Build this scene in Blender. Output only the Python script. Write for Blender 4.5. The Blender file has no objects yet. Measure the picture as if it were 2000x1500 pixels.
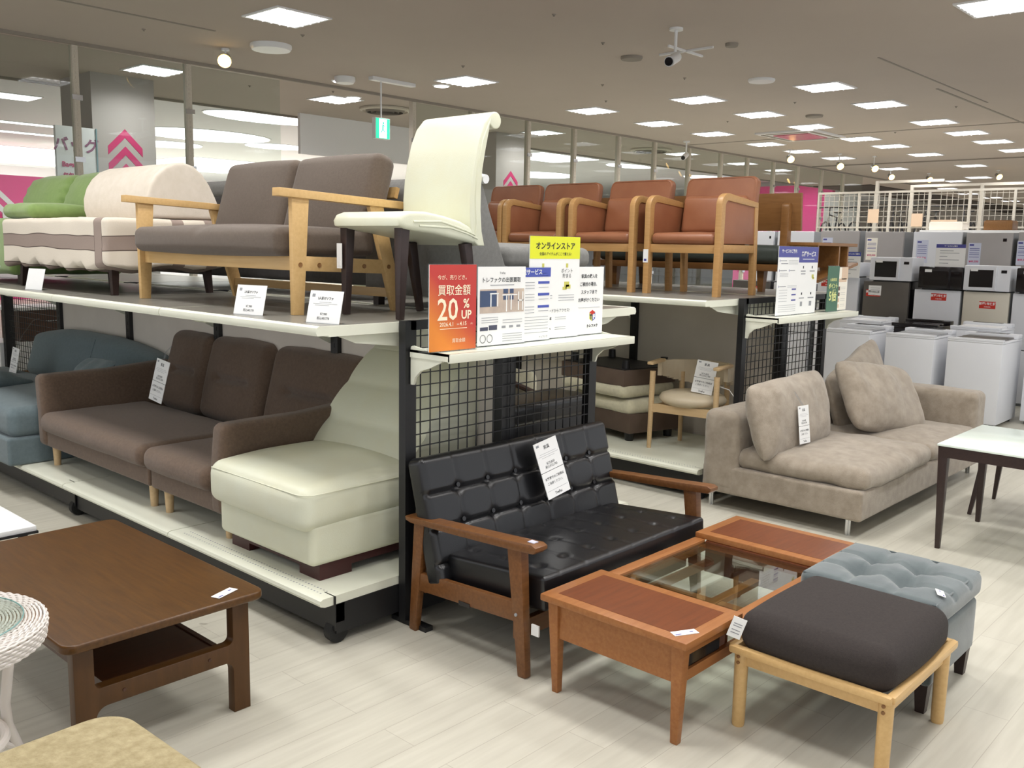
import bpy, bmesh, math, random
from mathutils import Matrix, Vector, noise
random.seed(7)
PI = math.pi
S = bpy.context.scene
COL = S.collection

# ------------------------------------------------------------------ camera, exposure, world
cam_d = bpy.data.cameras.new('camera'); cam = bpy.data.objects.new('camera', cam_d); COL.objects.link(cam)
CR = (0.67778383, -0.7350264, 0.01858152); CDN = (-0.09582676, -0.11336395, -0.98892156); CF = (0.72898992, 0.66849444, -0.14727145)
cam.matrix_world = Matrix(((CR[0], -CDN[0], -CF[0], 0), (CR[1], -CDN[1], -CF[1], 0), (CR[2], -CDN[2], -CF[2], 1.55), (0, 0, 0, 1)))
cam_d.sensor_width = 36; cam_d.lens = 1808.46 / 2000 * 36; cam_d.clip_start = .05; cam_d.clip_end = 200
S.camera = cam
S.view_settings.view_transform = 'Standard'; S.view_settings.look = 'None'
S.view_settings.exposure = 0.0; S.view_settings.gamma = 1; S.view_settings.use_curve_mapping = False
W = bpy.data.worlds.new('world'); S.world = W; W.use_nodes = True
W.node_tree.nodes['Background'].inputs[0].default_value = (.8, .82, .85, 1); W.node_tree.nodes['Background'].inputs[1].default_value = 1.2
ZC = 3.45            # shop ceiling
P_PANEL = 15.5       # watts of one ceiling panel
EMIT = 5.0

# ------------------------------------------------------------------ materials
def lin(c):
    r = []
    for v in c:
        v = v / 255.0
        r.append(v / 12.92 if v <= .04045 else ((v + .055) / 1.055) ** 2.4)
    return (r[0], r[1], r[2], 1)
def mat(name, c, rough=.6, metal=0, c2=None, ns=8, bump=0, bs=120, spec=.5, coat=0, emit=0, alpha=1, trans=0, stretch=None, sheen=0, detail=4):
    m = bpy.data.materials.new(name); m.use_nodes = True
    t = m.node_tree; b = t.nodes['Principled BSDF']
    b.inputs['Base Color'].default_value = lin(c); b.inputs['Roughness'].default_value = rough
    b.inputs['Metallic'].default_value = metal; b.inputs['Specular IOR Level'].default_value = spec
    b.inputs['Coat Weight'].default_value = coat; b.inputs['Coat Roughness'].default_value = .15
    b.inputs['Sheen Weight'].default_value = sheen; b.inputs['Transmission Weight'].default_value = trans
    b.inputs['Alpha'].default_value = alpha
    if emit:
        b.inputs['Emission Color'].default_value = lin(c); b.inputs['Emission Strength'].default_value = emit
    tc = t.nodes.new('ShaderNodeTexCoord'); mp = t.nodes.new('ShaderNodeMapping')
    t.links.new(tc.outputs['Object'], mp.inputs[0])
    if stretch: mp.inputs['Scale'].default_value = stretch
    if c2 is not None:
        n = t.nodes.new('ShaderNodeTexNoise'); n.inputs['Scale'].default_value = ns; n.inputs['Detail'].default_value = detail
        n.inputs['Roughness'].default_value = .6
        r = t.nodes.new('ShaderNodeValToRGB'); r.color_ramp.elements[0].position = .3; r.color_ramp.elements[1].position = .7
        r.color_ramp.elements[0].color = lin(c); r.color_ramp.elements[1].color = lin(c2)
        t.links.new(mp.outputs[0], n.inputs['Vector']); t.links.new(n.outputs[0], r.inputs[0]); t.links.new(r.outputs[0], b.inputs['Base Color'])
    if bump:
        n = t.nodes.new('ShaderNodeTexNoise'); n.inputs['Scale'].default_value = bs; n.inputs['Detail'].default_value = 3
        bp = t.nodes.new('ShaderNodeBump'); bp.inputs['Strength'].default_value = bump; bp.inputs['Distance'].default_value = .004
        t.links.new(tc.outputs['Object'], n.inputs['Vector']); t.links.new(n.outputs[0], bp.inputs['Height']); t.links.new(bp.outputs[0], b.inputs['Normal'])
    return m
def wood(name, c, c2, rough=.4, st=(1.5, 22, 22), coat=0, spec=.5):
    return mat(name, c, rough, c2=c2, ns=3.2, stretch=st, coat=coat, bump=.04, bs=60, spec=spec)
def glassmat(name, tint=(240, 246, 244), refl=.08):
    m = bpy.data.materials.new(name); m.use_nodes = True; t = m.node_tree; t.nodes.clear()
    o = t.nodes.new('ShaderNodeOutputMaterial'); mx = t.nodes.new('ShaderNodeMixShader'); tr = t.nodes.new('ShaderNodeBsdfTransparent')
    gl = t.nodes.new('ShaderNodeBsdfGlossy'); gl.inputs['Roughness'].default_value = .02; tr.inputs[0].default_value = lin(tint)
    lw = t.nodes.new('ShaderNodeLayerWeight'); pw = t.nodes.new('ShaderNodeMath'); pw.operation = 'POWER'; pw.inputs[1].default_value = 4; ma = t.nodes.new('ShaderNodeMath'); ma.operation = 'MULTIPLY_ADD'; ma.inputs[1].default_value = .5; ma.inputs[2].default_value = refl * .5
    t.links.new(lw.outputs['Facing'], pw.inputs[0]); t.links.new(pw.outputs[0], ma.inputs[0]); t.links.new(ma.outputs[0], mx.inputs[0]); t.links.new(tr.outputs[0], mx.inputs[1]); t.links.new(gl.outputs[0], mx.inputs[2]); t.links.new(mx.outputs[0], o.inputs[0])
    return m

# ------------------------------------------------------------------ mesh building
class G:
    def __init__(s): s.v = []; s.f = []; s.m = []
    def add(s, vs, fs, M=None, m=0):
        k = len(s.v)
        if M is None: s.v += [tuple(v) for v in vs]
        else: s.v += [tuple(M @ Vector(v)) for v in vs]
        s.f += [tuple(i + k for i in f) for f in fs]; s.m += [m] * len(fs)
    def bm(s, b, M=None, m=0):
        b.verts.index_update()
        s.add([v.co.copy() for v in b.verts], [[v.index for v in f.verts] for f in b.faces], M, m); b.free()
def T(x, y, z): return Matrix.Translation((x, y, z))
def RX(a): return Matrix.Rotation(math.radians(a), 4, 'X')
def RY(a): return Matrix.Rotation(math.radians(a), 4, 'Y')
def RZ(a): return Matrix.Rotation(math.radians(a), 4, 'Z')
def box(g, x0, x1, y0, y1, z0, z1, r=0, M=None, m=0, seg=2):
    b = bmesh.new(); bmesh.ops.create_cube(b, size=1)
    for v in b.verts:
        v.co = Vector(((x0 + x1) / 2 + v.co.x * (x1 - x0), (y0 + y1) / 2 + v.co.y * (y1 - y0), (z0 + z1) / 2 + v.co.z * (z1 - z0)))
    if r: bmesh.ops.bevel(b, geom=list(b.edges), offset=r, segments=seg, profile=.6, affect='EDGES', clamp_overlap=True)
    g.bm(b, M, m)
def beam(g, p0, p1, w0, d0, w1=None, d1=None, up=(0, 0, 1), r=0, M=None, m=0):
    # tapered bar from p0 to p1; w along side, d along up-ish
    w1 = w0 if w1 is None else w1; d1 = d0 if d1 is None else d1
    p0 = Vector(p0); p1 = Vector(p1); t = (p1 - p0).normalized(); u = Vector(up)
    sd = t.cross(u)
    if sd.length < 1e-4: sd = t.cross(Vector((0, 1, 0)))
    sd.normalize(); u2 = sd.cross(t).normalized()
    b = bmesh.new(); vs = []
    for p, w, d in ((p0, w0, d0), (p1, w1, d1)):
        for a, c in ((-1, -1), (1, -1), (1, 1), (-1, 1)): vs.append(b.verts.new(p + sd * (a * w / 2) + u2 * (c * d / 2)))
    for q in ((3, 2, 1, 0), (4, 5, 6, 7), (0, 1, 5, 4), (1, 2, 6, 5), (2, 3, 7, 6), (3, 0, 4, 7)): b.faces.new([vs[i] for i in q])
    if r: bmesh.ops.bevel(b, geom=list(b.edges), offset=r, segments=2, profile=.6, affect='EDGES', clamp_overlap=True)
    g.bm(b, M, m)
def tube(g, pts, r, n=8, closed=False, M=None, m=0, sx=1):
    pts = [Vector(p) for p in pts]; N = len(pts); vs = []; fs = []
    rr = r if isinstance(r, (list, tuple)) else [r] * N
    prev = None
    for i, p in enumerate(pts):
        if closed: t = pts[(i + 1) % N] - pts[i - 1]
        else: t = pts[min(i + 1, N - 1)] - pts[max(i - 1, 0)]
        t.normalize()
        if prev is None:
            a = Vector((0, 0, 1)) if abs(t.z) < .9 else Vector((1, 0, 0))
            nrm = (a - t * a.dot(t)).normalized()
        else: nrm = (prev - t * prev.dot(t)).normalized()
        prev = nrm; bn = t.cross(nrm)
        for k in range(n):
            a = 2 * PI * k / n; vs.append(p + nrm * (math.cos(a) * rr[i]) + bn * (math.sin(a) * rr[i] * sx))
    for i in range(N if closed else N - 1):
        j = (i + 1) % N
        for k in range(n): fs.append((i * n + k, i * n + (k + 1) % n, j * n + (k + 1) % n, j * n + k))
    if not closed: fs.append(tuple(range(n))[::-1]); fs.append(tuple((N - 1) * n + k for k in range(n)))
    g.add(vs, fs, M, m)
def lathe(g, prof, n=24, M=None, m=0):
    vs = []; fs = []
    for r, z in prof:
        for k in range(n): a = 2 * PI * k / n; vs.append((r * math.cos(a), r * math.sin(a), z))
    for i in range(len(prof) - 1):
        for k in range(n): fs.append((i * n + k, i * n + (k + 1) % n, (i + 1) * n + (k + 1) % n, (i + 1) * n + k))
    fs.append(tuple(range(n))[::-1]); fs.append(tuple((len(prof) - 1) * n + k for k in range(n)))
    g.add(vs, fs, M, m)
def prism(g, poly, y0, y1, M=None, m=0, r=0, seg=2):
    # polygon in local x,z extruded along y
    b = bmesh.new(); a = [b.verts.new((x, y0, z)) for x, z in poly]; c = [b.verts.new((x, y1, z)) for x, z in poly]
    n = len(poly); b.faces.new(a); b.faces.new(c[::-1])
    for i in range(n): b.faces.new((a[i], c[i], c[(i + 1) % n], a[(i + 1) % n]))
    bmesh.ops.recalc_face_normals(b, faces=b.faces)
    if r:
        ed = [e for e in b.edges if (e.verts[0].co.y == e.verts[1].co.y)]
        bmesh.ops.bevel(b, geom=ed, offset=r, segments=seg, profile=.6, affect='EDGES', clamp_overlap=True)
    g.bm(b, M, m)
def arc(cx, cz, r, a0, a1, n=8):
    return [(cx + r * math.cos(math.radians(a0 + (a1 - a0) * i / n)), cz + r * math.sin(math.radians(a0 + (a1 - a0) * i / n))) for i in range(n + 1)]
def rrect(x0, x1, z0, z1, r, n=5):
    return arc(x1 - r, z1 - r, r, 0, 90, n) + arc(x0 + r, z1 - r, r, 90, 180, n) + arc(x0 + r, z0 + r, r, 180, 270, n) + arc(x1 - r, z0 + r, r, 270, 360, n)
def cush(g, x0, x1, y0, y1, z0, z1, r=.04, puff=(0, 0, 0), n=10, f=None, M=None, m=0, wr=0, seed=0, mf=None):
    h = ((x1 - x0) / 2, (y1 - y0) / 2, (z1 - z0) / 2); c = ((x0 + x1) / 2, (y0 + y1) / 2, (z0 + z1) / 2)
    r = min(r, min(h) * .999); nn = n if isinstance(n, (tuple, list)) else (n, n, n)
    def ticks(hh, k):
        L = hh - r; out = []
        for i in range(4): out.append(-L - r * math.tan((1 - i / 4) * PI / 4))
        k = k if L > r * .3 else 1
        for i in range(k + 1): out.append(-L + 2 * L * i / k)
        for i in range(1, 5): out.append(L + r * math.tan(i / 4 * PI / 4))
        return out
    tk = [ticks(h[i], nn[i]) for i in range(3)]
    b = bmesh.new(); vd = {}
    def V(p):
        key = tuple(round(q, 6) for q in p)
        if key in vd: return vd[key]
        inn = [max(-(h[i] - r), min(h[i] - r, p[i])) for i in range(3)]
        d = Vector([p[i] - inn[i] for i in range(3)]); d.normalize()
        q = Vector(inn) + d * r; u = [q[i] / h[i] for i in range(3)]
        e = [max(0, 1 - u[i] ** 2) for i in range(3)]
        q = Vector((q.x + puff[0] * u[0] * e[1] * e[2], q.y + puff[1] * u[1] * e[0] * e[2], q.z + puff[2] * u[2] * e[0] * e[1]))
        if wr:
            nv = noise.noise_vector((q + Vector((seed * 3.1, seed, 0))) * 7.0); q = q + nv * wr
        if f: q = Vector(f(q, u))
        v = b.verts.new(q + Vector(c)); vd[key] = v; return v
    for ax in range(3):
        a1, a2 = (ax + 1) % 3, (ax + 2) % 3
        for sg in (-1, 1):
            t1, t2 = tk[a1], tk[a2]
            for i in range(len(t1) - 1):
                for j in range(len(t2) - 1):
                    q = []
                    for ii, jj in ((i, j), (i + 1, j), (i + 1, j + 1), (i, j + 1)):
                        p = [0, 0, 0]; p[ax] = sg * h[ax]; p[a1] = t1[ii]; p[a2] = t2[jj]; q.append(V(p))
                    if sg < 0: q = q[::-1]
                    if len(set(q)) < 3: continue
                    qq = []
                    for v in q:
                        if v not in qq: qq.append(v)
                    try: fc = b.faces.new(qq)
                    except ValueError: continue
                    fc.material_index = mf(fc.calc_center_median(), ax, sg) if mf else m
    b.verts.index_update(); k = len(g.v)
    vs = [v.co.copy() for v in b.verts]
    g.v += [tuple((M @ v) if M else v) for v in vs]
    for fc in b.faces: g.f.append(tuple(v.index + k for v in fc.verts)); g.m.append(fc.material_index)
    b.free()
def pillow(g, w, h, t, M=None, m=0, n=30, seed=0, wr=.006, pinch=.015):
    # two bulged sheets welded along the seam, corners slightly drawn out, creases fading to the rim
    N = n + 1; idx = {}; vs = []; fs = []
    def V(s, i, j):
        if i in (0, n) or j in (0, n): s = 1
        k = (s, i, j)
        if k in idx: return idx[k]
        u = math.sin((2 * i / n - 1) * PI / 2); v = math.sin((2 * j / n - 1) * PI / 2)
        e = max(0, (1 - u * u) * (1 - v * v)); z = s * t / 2 * e ** .40
        cr = 1 - .085 * u ** 4 * v ** 4; x = w / 2 * u * (1 - pinch * (1 - v * v)) * cr; y = h / 2 * v * (1 - pinch * (1 - u * u)) * cr
        a = noise.noise_vector(Vector((x * 5 + seed * 5, y * 5, s * 2))); b = noise.noise_vector(Vector((x * 14 + seed, y * 11, s * 3.1)))
        q = min(1, e * 4); vs.append((x + a.x * wr, z + (a.y * wr * 1.6 + b.y * wr * .8) * q, y + a.z * wr)); idx[k] = len(vs) - 1; return idx[k]
    for s in (1, -1):
        for i in range(n):
            for j in range(n):
                q = (V(s, i, j), V(s, i, j + 1), V(s, i + 1, j + 1), V(s, i + 1, j)); fs.append(q if s == 1 else q[::-1])
    g.add(vs, fs, M, m)
def put(name, g, mats, parent=None, loc=None, rz=0, angle=40, merge=True, rot=None):
    me = bpy.data.meshes.new(name); me.from_pydata(g.v, [], g.f)
    if not isinstance(mats, (list, tuple)): mats = [mats]
    for x in mats: me.materials.append(x)
    for p, mi in zip(me.polygons, g.m): p.material_index = mi
    if merge:
        b = bmesh.new(); b.from_mesh(me); bmesh.ops.remove_doubles(b, verts=b.verts, dist=1e-5); bmesh.ops.recalc_face_normals(b, faces=b.faces); b.to_mesh(me); b.free()
    me.polygons.foreach_set('use_smooth', [True] * len(me.polygons))
    me.set_sharp_from_angle(angle=math.radians(angle)); me.update()
    o = bpy.data.objects.new(name, me); COL.objects.link(o)
    if parent is not None: o.parent = parent
    if loc: o.location = loc
    if rz: o.rotation_euler = (0, 0, math.radians(rz))
    if rot: o.rotation_euler = rot
    return o
def tag(o, label, cat, group=None, kind=None):
    o['label'] = label; o['category'] = cat
    if group: o['group'] = group
    if kind: o['kind'] = kind
    return o
def thing(name, label, cat, loc=(0, 0, 0), rz=0, group=None, kind=None):
    o = bpy.data.objects.new(name, None); COL.objects.link(o); o.empty_display_size = .1
    o.location = loc; o.rotation_euler = (0, 0, math.radians(rz)); return tag(o, label, cat, group, kind)
def kids(o): return [c for c in bpy.data.objects if c.parent == o]
def dup(root, loc=None, rz=None, label=None):
    def cp(o, par):
        c = o.copy(); COL.objects.link(c); c.parent = par
        for k in kids(o): cp(k, c)
        return c
    r = cp(root, None)
    if loc is not None: r.location = loc
    if rz is not None: r.rotation_euler = (0, 0, math.radians(rz))
    if label: r['label'] = label
    return r
def part(name, parent, mats, fn, *a, angle=40, label=None, **k):
    g = G(); fn(g, *a, **k); o = put(name, g, mats, parent, angle=angle)
    if label: o['label'] = label
    return o
def text(s, size, m, x, y, z, parent, name='lettering', bold=0, align='CENTER', sx=1, M=None):
    c = bpy.data.curves.new(name, 'FONT'); c.body = s; c.size = size; c.align_x = align; c.align_y = 'CENTER'; c.offset = bold; c.resolution_u = 2
    t = bpy.data.objects.new('tmp', c); COL.objects.link(t)
    dg = bpy.context.evaluated_depsgraph_get(); me = bpy.data.meshes.new_from_object(t.evaluated_get(dg))
    bpy.data.objects.remove(t); bpy.data.curves.remove(c)
    me.transform((M or Matrix.Identity(4)) @ T(x, y, z) @ RX(90) @ Matrix.Diagonal((sx, 1, 1, 1)))
    me.name = name; me.materials.clear(); me.materials.append(m)
    o = bpy.data.objects.new(name, me); COL.objects.link(o); o.parent = parent
    return o

# ------------------------------------------------------------------ material library
m_cream = mat('cream_leather', (216, 218, 198), .38, c2=(214, 213, 188), ns=5, bump=.12, bs=220)
m_blackl = mat('black_leather', (19, 19, 22), .3, bump=.1, bs=240, spec=.6)
m_brownf = mat('brown_fabric', (108, 88, 72), .95, c2=(92, 74, 60), ns=70, bump=.6, bs=400, sheen=.2)
m_brownd = mat('taupe_fabric', (96, 83, 71), .95, c2=(87, 74, 63), ns=90, bump=.3, bs=500, sheen=.2)
m_beige = mat('beige_chenille', (164, 152, 136), .95, c2=(140, 128, 112), ns=16, bump=.7, bs=300, sheen=.3)
m_blue = mat('blue_grey_fabric', (104, 118, 122), .9, c2=(94, 108, 112), ns=50, bump=.3, bs=400, sheen=.2)
m_velvet = mat('grey_green_velvet', (92, 102, 103), .75, c2=(72, 82, 84), ns=9, sheen=.5, bump=.08)
m_dkcush = mat('charcoal_brown_weave', (54, 47, 44), .95, c2=(44, 38, 36), ns=120, bump=.4, bs=500)
m_green = mat('green_fabric', (134, 160, 92), .92, c2=(124, 150, 84), ns=30, bump=.2, bs=300, sheen=.3)
m_offw = mat('off_white_canvas', (220, 210, 196), .9, c2=(212, 202, 186), ns=20, bump=.25, bs=300)
m_greige = mat('greige_stripe', (158, 142, 132), .9, c2=(148, 132, 122), ns=30, bump=.2, bs=300)
m_greyf = mat('grey_upholstery', (128, 127, 124), .95, c2=(118, 117, 114), ns=60, bump=.3, bs=400)
m_dkgrey = mat('dark_grey_upholstery', (74, 72, 72), .9, c2=(66, 64, 64), ns=40, bump=.2)
m_orange = mat('tan_orange_leather', (150, 98, 68), .4, c2=(140, 88, 60), ns=6, bump=.12, bs=200)
m_tealf = mat('dark_teal_leather', (72, 80, 74), .55, c2=(62, 70, 65), ns=9, bump=.2, bs=60)
m_vinyl = mat('light_beige_vinyl', (206, 192, 166), .35, c2=(200, 185, 158), ns=8)
m_plush = mat('ivory_plush', (206, 200, 172), .95, c2=(192, 186, 158), ns=40, bump=.5, bs=160, sheen=.5)
m_tanw = mat('tan_boucle', (180, 166, 130), .95, c2=(152, 138, 102), ns=40, bump=1.0, bs=110)
m_stackb = mat('brown_leatherette', (92, 76, 64), .6, c2=(84, 68, 58), ns=10)
w_beech = wood('light_beech', (212, 176, 120), (202, 164, 108))
w_teak = wood('reddish_teak', (160, 106, 60), (144, 90, 48), .4, coat=.08, spec=.35)
w_teakin = wood('teak_inlay', (116, 62, 32), (100, 52, 26), .38, coat=.1, spec=.35)
w_kari = wood('walnut_stained_oak', (120, 78, 42), (100, 62, 30), .38, coat=.12, spec=.4)
w_dark = wood('dark_walnut', (90, 58, 20), (70, 43, 12), .38, coat=.08, spec=.35, st=(22, 1.6, 22))
w_darkleg = wood('dark_walnut_upright', (84, 54, 22), (70, 44, 15), .4, st=(9, 9, 1.2), spec=.35)
w_darkin = wood('dark_walnut_under', (72, 36, 16), (58, 28, 12), .35)
w_oak = wood('oak_wood', (188, 146, 94), (176, 134, 82))
w_oakd = wood('honey_oak', (142, 100, 56), (128, 88, 46), .4, st=(2, 18, 18))
w_espr = wood('espresso_wood', (50, 34, 30), (42, 28, 25), .4)
w_pale = wood('pale_ash', (206, 178, 136), (196, 166, 124))
w_maroon = mat('maroon_lacquer', (66, 24, 24), .35, c2=(56, 18, 20), ns=5)
w_cab = wood('brown_cabinet', (86, 56, 40), (72, 46, 32), .4)
m_wmetal = mat('ivory_enamel', (226, 227, 210), .4, c2=(220, 221, 204), ns=3)
m_blackm = mat('black_powder_coat', (22, 22, 24), .45, bump=.05)
m_backp = mat('grey_back_panel', (214, 206, 196), .6, c2=(206, 198, 188), ns=3)
m_shelftop = mat('grey_shelf_top', (134, 131, 122), .3, c2=(124, 121, 113), ns=4)
m_rubber = mat('black_rubber', (16, 16, 16), .6)
m_chrome = mat('chrome', (210, 212, 214), .15, 1)
m_steel = mat('brushed_steel', (170, 172, 172), .35, 1)
m_paper = mat('white_card', (242, 242, 240), .5, c2=(238, 238, 236), ns=3)
m_ink = mat('dark_ink', (40, 42, 46), .7); m_inkg = mat('grey_ink', (150, 152, 156), .7)
m_white = mat('white_paint', (236, 236, 236), .35, c2=(230, 231, 232), ns=4)
m_whiteg = mat('white_glass_top', (228, 238, 228), .12, spec=.4)
m_acryl = glassmat('clear_acrylic', (246, 248, 250))
m_glass = glassmat('clear_glass', (244, 248, 246))
m_tglass = glassmat('table_glass', (240, 246, 242), .3)
m_red = mat('poster_red', (196, 60, 46), .4); m_or = mat('poster_orange', (222, 124, 48), .4)
m_yel = mat('poster_yellow', (222, 226, 40), .45); m_navy = mat('poster_indigo', (76, 78, 150), .45)
m_royal = mat('poster_blue', (70, 84, 172), .45); m_pgreen = mat('poster_green', (66, 108, 84), .45)
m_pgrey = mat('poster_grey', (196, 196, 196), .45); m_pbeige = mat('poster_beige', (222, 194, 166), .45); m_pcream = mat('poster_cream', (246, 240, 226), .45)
m_ylett = mat('pale_yellow_ink', (236, 240, 160), .5); m_olive = mat('olive_ink', (200, 196, 96), .6)
m_redlab = mat('red_sticker', (200, 48, 34), .4)
m_rat = mat('white_rattan', (218, 212, 206), .5, bump=.15, bs=90)
m_pink = mat('pink_wall', (226, 66, 140), .6); m_magenta = mat('magenta_print', (196, 52, 108), .5)
m_wire = mat('white_wire', (196, 190, 178), .4)
m_appl = mat('appliance_white', (224, 226, 230), .35, c2=(220, 222, 227), ns=2)
m_applg = mat('appliance_silver', (178, 174, 172), .35, c2=(172, 168, 166), ns=2, metal=.2)
m_dkfr = mat('dark_silver', (108, 104, 98), .35, metal=.4, c2=(102, 98, 93), ns=3)
m_appbe = mat('appliance_beige', (214, 208, 192), .35); m_appdk = mat('dark_glass', (26, 22, 24), .12)
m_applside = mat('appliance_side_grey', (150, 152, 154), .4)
m_exit = mat('exit_green', (40, 200, 150), .4, emit=1.3); m_exitw = mat('exit_white', (236, 255, 248), .4, emit=2.2)
m_lamp = mat('lamp_glow', (255, 252, 255), .4, emit=EMIT); m_warm = mat('warm_bulb', (255, 206, 120), .4, emit=7)

# ------------------------------------------------------------------ lights of the place
def area(name, loc, size, power, color=(1, .998, .985), sy=None, parent=None, spread=150, rot=None):
    d = bpy.data.lights.new(name, 'AREA'); d.energy = power; d.color = color; d.size = size; d.spread = math.radians(spread)
    if sy: d.shape = 'RECTANGLE'; d.size_y = sy
    o = bpy.data.objects.new(name, d); COL.objects.link(o); o.location = loc
    if rot: o.rotation_euler = rot
    if parent: o.parent = parent
    return o
def panel_light(x, y, label, group, z=ZC, power=P_PANEL, proto=[None]):
    if proto[0] is None:
        t = thing('ceiling_light', label, 'light', (x, y, z), 0, group)
        g = G(); h = .26
        for a in (-1, 1):
            box(g, a * h - .012, a * h + .012, -h - .012, h + .012, -.012, .004); box(g, -h, h, a * h - .012, a * h + .012, -.012, .004)
        put('frame', g, m_white, t)
        g = G(); box(g, -h + .012, h - .012, -h + .012, h - .012, -.004, .0)
        put('diffuser', g, m_lamp, t)
        g = G()
        for i in range(-2, 3): box(g, i * .085 - .002, i * .085 + .002, -h + .013, h - .013, -.022, -.0045)
        for i in (-1, 0, 1): box(g, -h + .013, h - .013, i * .12 - .002, i * .12 + .002, -.0215, -.005)
        put('louvre', g, m_white, t)
        l = area('panel_lamp', (0, 0, -.03), .46, power, parent=t)
        proto[0] = t; return t
    t = dup(proto[0], (x, y, z), label=label); t['group'] = group; return t
PL = [(5.25, 10.42), (4.76, 7.05), (7.87, 8.03), (7.8, 10.46), (10.59, 8.28), (12.23, 8.28), (12.1, 10.5), (13.81, 8.26), (10.6, 6.58), (12.23, 6.58), (10.64, 4.91), (12.28, 4.91),
      (13.84, 6.58), (14.34, 4.92), (15.86, 4.93), (17.29, 4.94), (15.63, 8.26), (17.09, 8.26), (18.68, 8.24), (15.74, 6.58), (17.09, 6.58), (18.84, 6.57), (8.01, 2.32), (16.32, 10.46),
      (18.8, 10.47), (18.91, 4.98), (21.61, 8.22), (21.66, 6.58), (20.76, 10.6)]
ordn = ['nearest', 'second', 'third', 'fourth', 'fifth', 'sixth', 'seventh', 'eighth', 'ninth']
rows = {}
for x, y in PL:
    k = 'front' if y < 5.5 else 'second' if y < 7.5 else 'third' if y < 9.5 else 'glass'
    rows.setdefault(k, []).append((x, y))
rn = {'front': 'right-hand row', 'second': 'second row from the right', 'third': 'third row from the right', 'glass': 'row seen beyond the glass partition'}
for k, L in rows.items():
    for i, (x, y) in enumerate(sorted(L)):
        lb = 'bright square louvred ceiling light, %s one in the %s' % (ordn[i], rn[k])
        if (x, y) == (4.76, 7.05): lb = 'large square louvred ceiling light beside the lone warm spotlight, above the upper-shelf sofas'
        if (x, y) == (8.01, 2.32): lb = 'square louvred ceiling light cut by the top right corner of the photo'
        if (x, y) == (7.87, 8.03): lb = 'square louvred ceiling light beside a small round downlight, above the cream chair'
        panel_light(x, y, lb, 'square ceiling lights of the shop')
for i, (x, y) in enumerate(((28.8, 9.37), (31.5, 9.6), (33.9, 9.55), (36.2, 9.6), (26.0, 8.2), (39, 9.6))): panel_light(x, y, 'faint oval-looking ceiling light low over the grid screens, %s from the left of that line' % ordn[i].replace('nearest', 'first'), 'far ceiling lights over the grid screens')
# the same fittings continue overhead, outside the frame
for i, (x, y) in enumerate([(4.76, 3.9), (1.5, 7.05), (1.5, 3.9), (4.76, .7), (1.5, .7), (8.0, -1), (11.2, 1.6), (14.5, 1.6), (1.5, 10.4), (-1.6, 5.4), (17.5, 1.6), (21.6, 4.9), (21.6, 1.6), (25, 7.4), (25, 4.9), (28.5, 4.9), (28.5, 1.6), (32, 7), (32, 3), (37, 7), (37, 2), (42, 7), (42, 1), (3.1, 3.9), (3.1, 2.3), (4.76, 2.3), (3.1, .7), (6.4, .7), (1.5, 5.4), (1.5, 2.3), (6.4, -1), (3.1, -1), (-.1, 3.9)]):
    panel_light(x, y, 'square louvred ceiling light overhead, above and outside the frame', 'square ceiling lights out of frame')

# ------------------------------------------------------------------ room shell
def floor_mat():
    m = mat('pale_plank_floor', (206, 200, 184), .38, spec=.35); t = m.node_tree; b = t.nodes['Principled BSDF']
    tc = t.nodes.new('ShaderNodeTexCoord'); br = t.nodes.new('ShaderNodeTexBrick'); n = t.nodes.new('ShaderNodeTexNoise'); n2 = t.nodes.new('ShaderNodeTexNoise'); mp = t.nodes.new('ShaderNodeMapping')
    t.links.new(tc.outputs['Object'], br.inputs['Vector']); br.inputs['Scale'].default_value = 1; br.inputs['Brick Width'].default_value = 1.1; br.inputs['Row Height'].default_value = .145
    br.inputs['Mortar Size'].default_value = .0012; br.inputs['Color1'].default_value = lin((200, 196, 182)); br.inputs['Color2'].default_value = lin((193, 189, 175)); br.inputs['Mortar'].default_value = lin((172, 166, 152)); br.offset = .37
    mp.inputs['Scale'].default_value = (1.2, 14, 1); t.links.new(tc.outputs['Object'], mp.inputs[0]); t.links.new(mp.outputs[0], n.inputs['Vector']); n.inputs['Scale'].default_value = 2.2; n.inputs['Detail'].default_value = 6
    t.links.new(tc.outputs['Object'], n2.inputs['Vector']); n2.inputs['Scale'].default_value = 1.1; n2.inputs['Detail'].default_value = 3
    mx = t.nodes.new('ShaderNodeMix'); mx.data_type = 'RGBA'; mx.blend_type = 'MULTIPLY'; mx.inputs[0].default_value = 1
    r = t.nodes.new('ShaderNodeValToRGB'); r.color_ramp.elements[0].color = (.92, .915, .905, 1); r.color_ramp.elements[1].color = (1.03, 1.03, 1.03, 1); r.color_ramp.elements[0].position = .3; r.color_ramp.elements[1].position = .62
    t.links.new(n.outputs[0], r.inputs[0]); t.links.new(br.outputs[0], mx.inputs[6]); t.links.new(r.outputs[0], mx.inputs[7])
    sp = t.nodes.new('ShaderNodeTexNoise'); sp.inputs['Scale'].default_value = 7; sp.inputs['Detail'].default_value = 2; t.links.new(tc.outputs['Object'], sp.inputs['Vector'])
    r2 = t.nodes.new('ShaderNodeValToRGB'); r2.color_ramp.elements[0].color = (.45, .42, .38, 1); r2.color_ramp.elements[1].color = (1, 1, 1, 1); r2.color_ramp.elements[0].position = .205; r2.color_ramp.elements[1].position = .225
    t.links.new(sp.outputs[0], r2.inputs[0]); m2 = t.nodes.new('ShaderNodeMix'); m2.data_type = 'RGBA'; m2.blend_type = 'MULTIPLY'; m2.inputs[0].default_value = 1
    t.links.new(mx.outputs[2], m2.inputs[6]); t.links.new(r2.outputs[0], m2.inputs[7]); t.links.new(m2.outputs[2], b.inputs['Base Color'])
    return m
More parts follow.
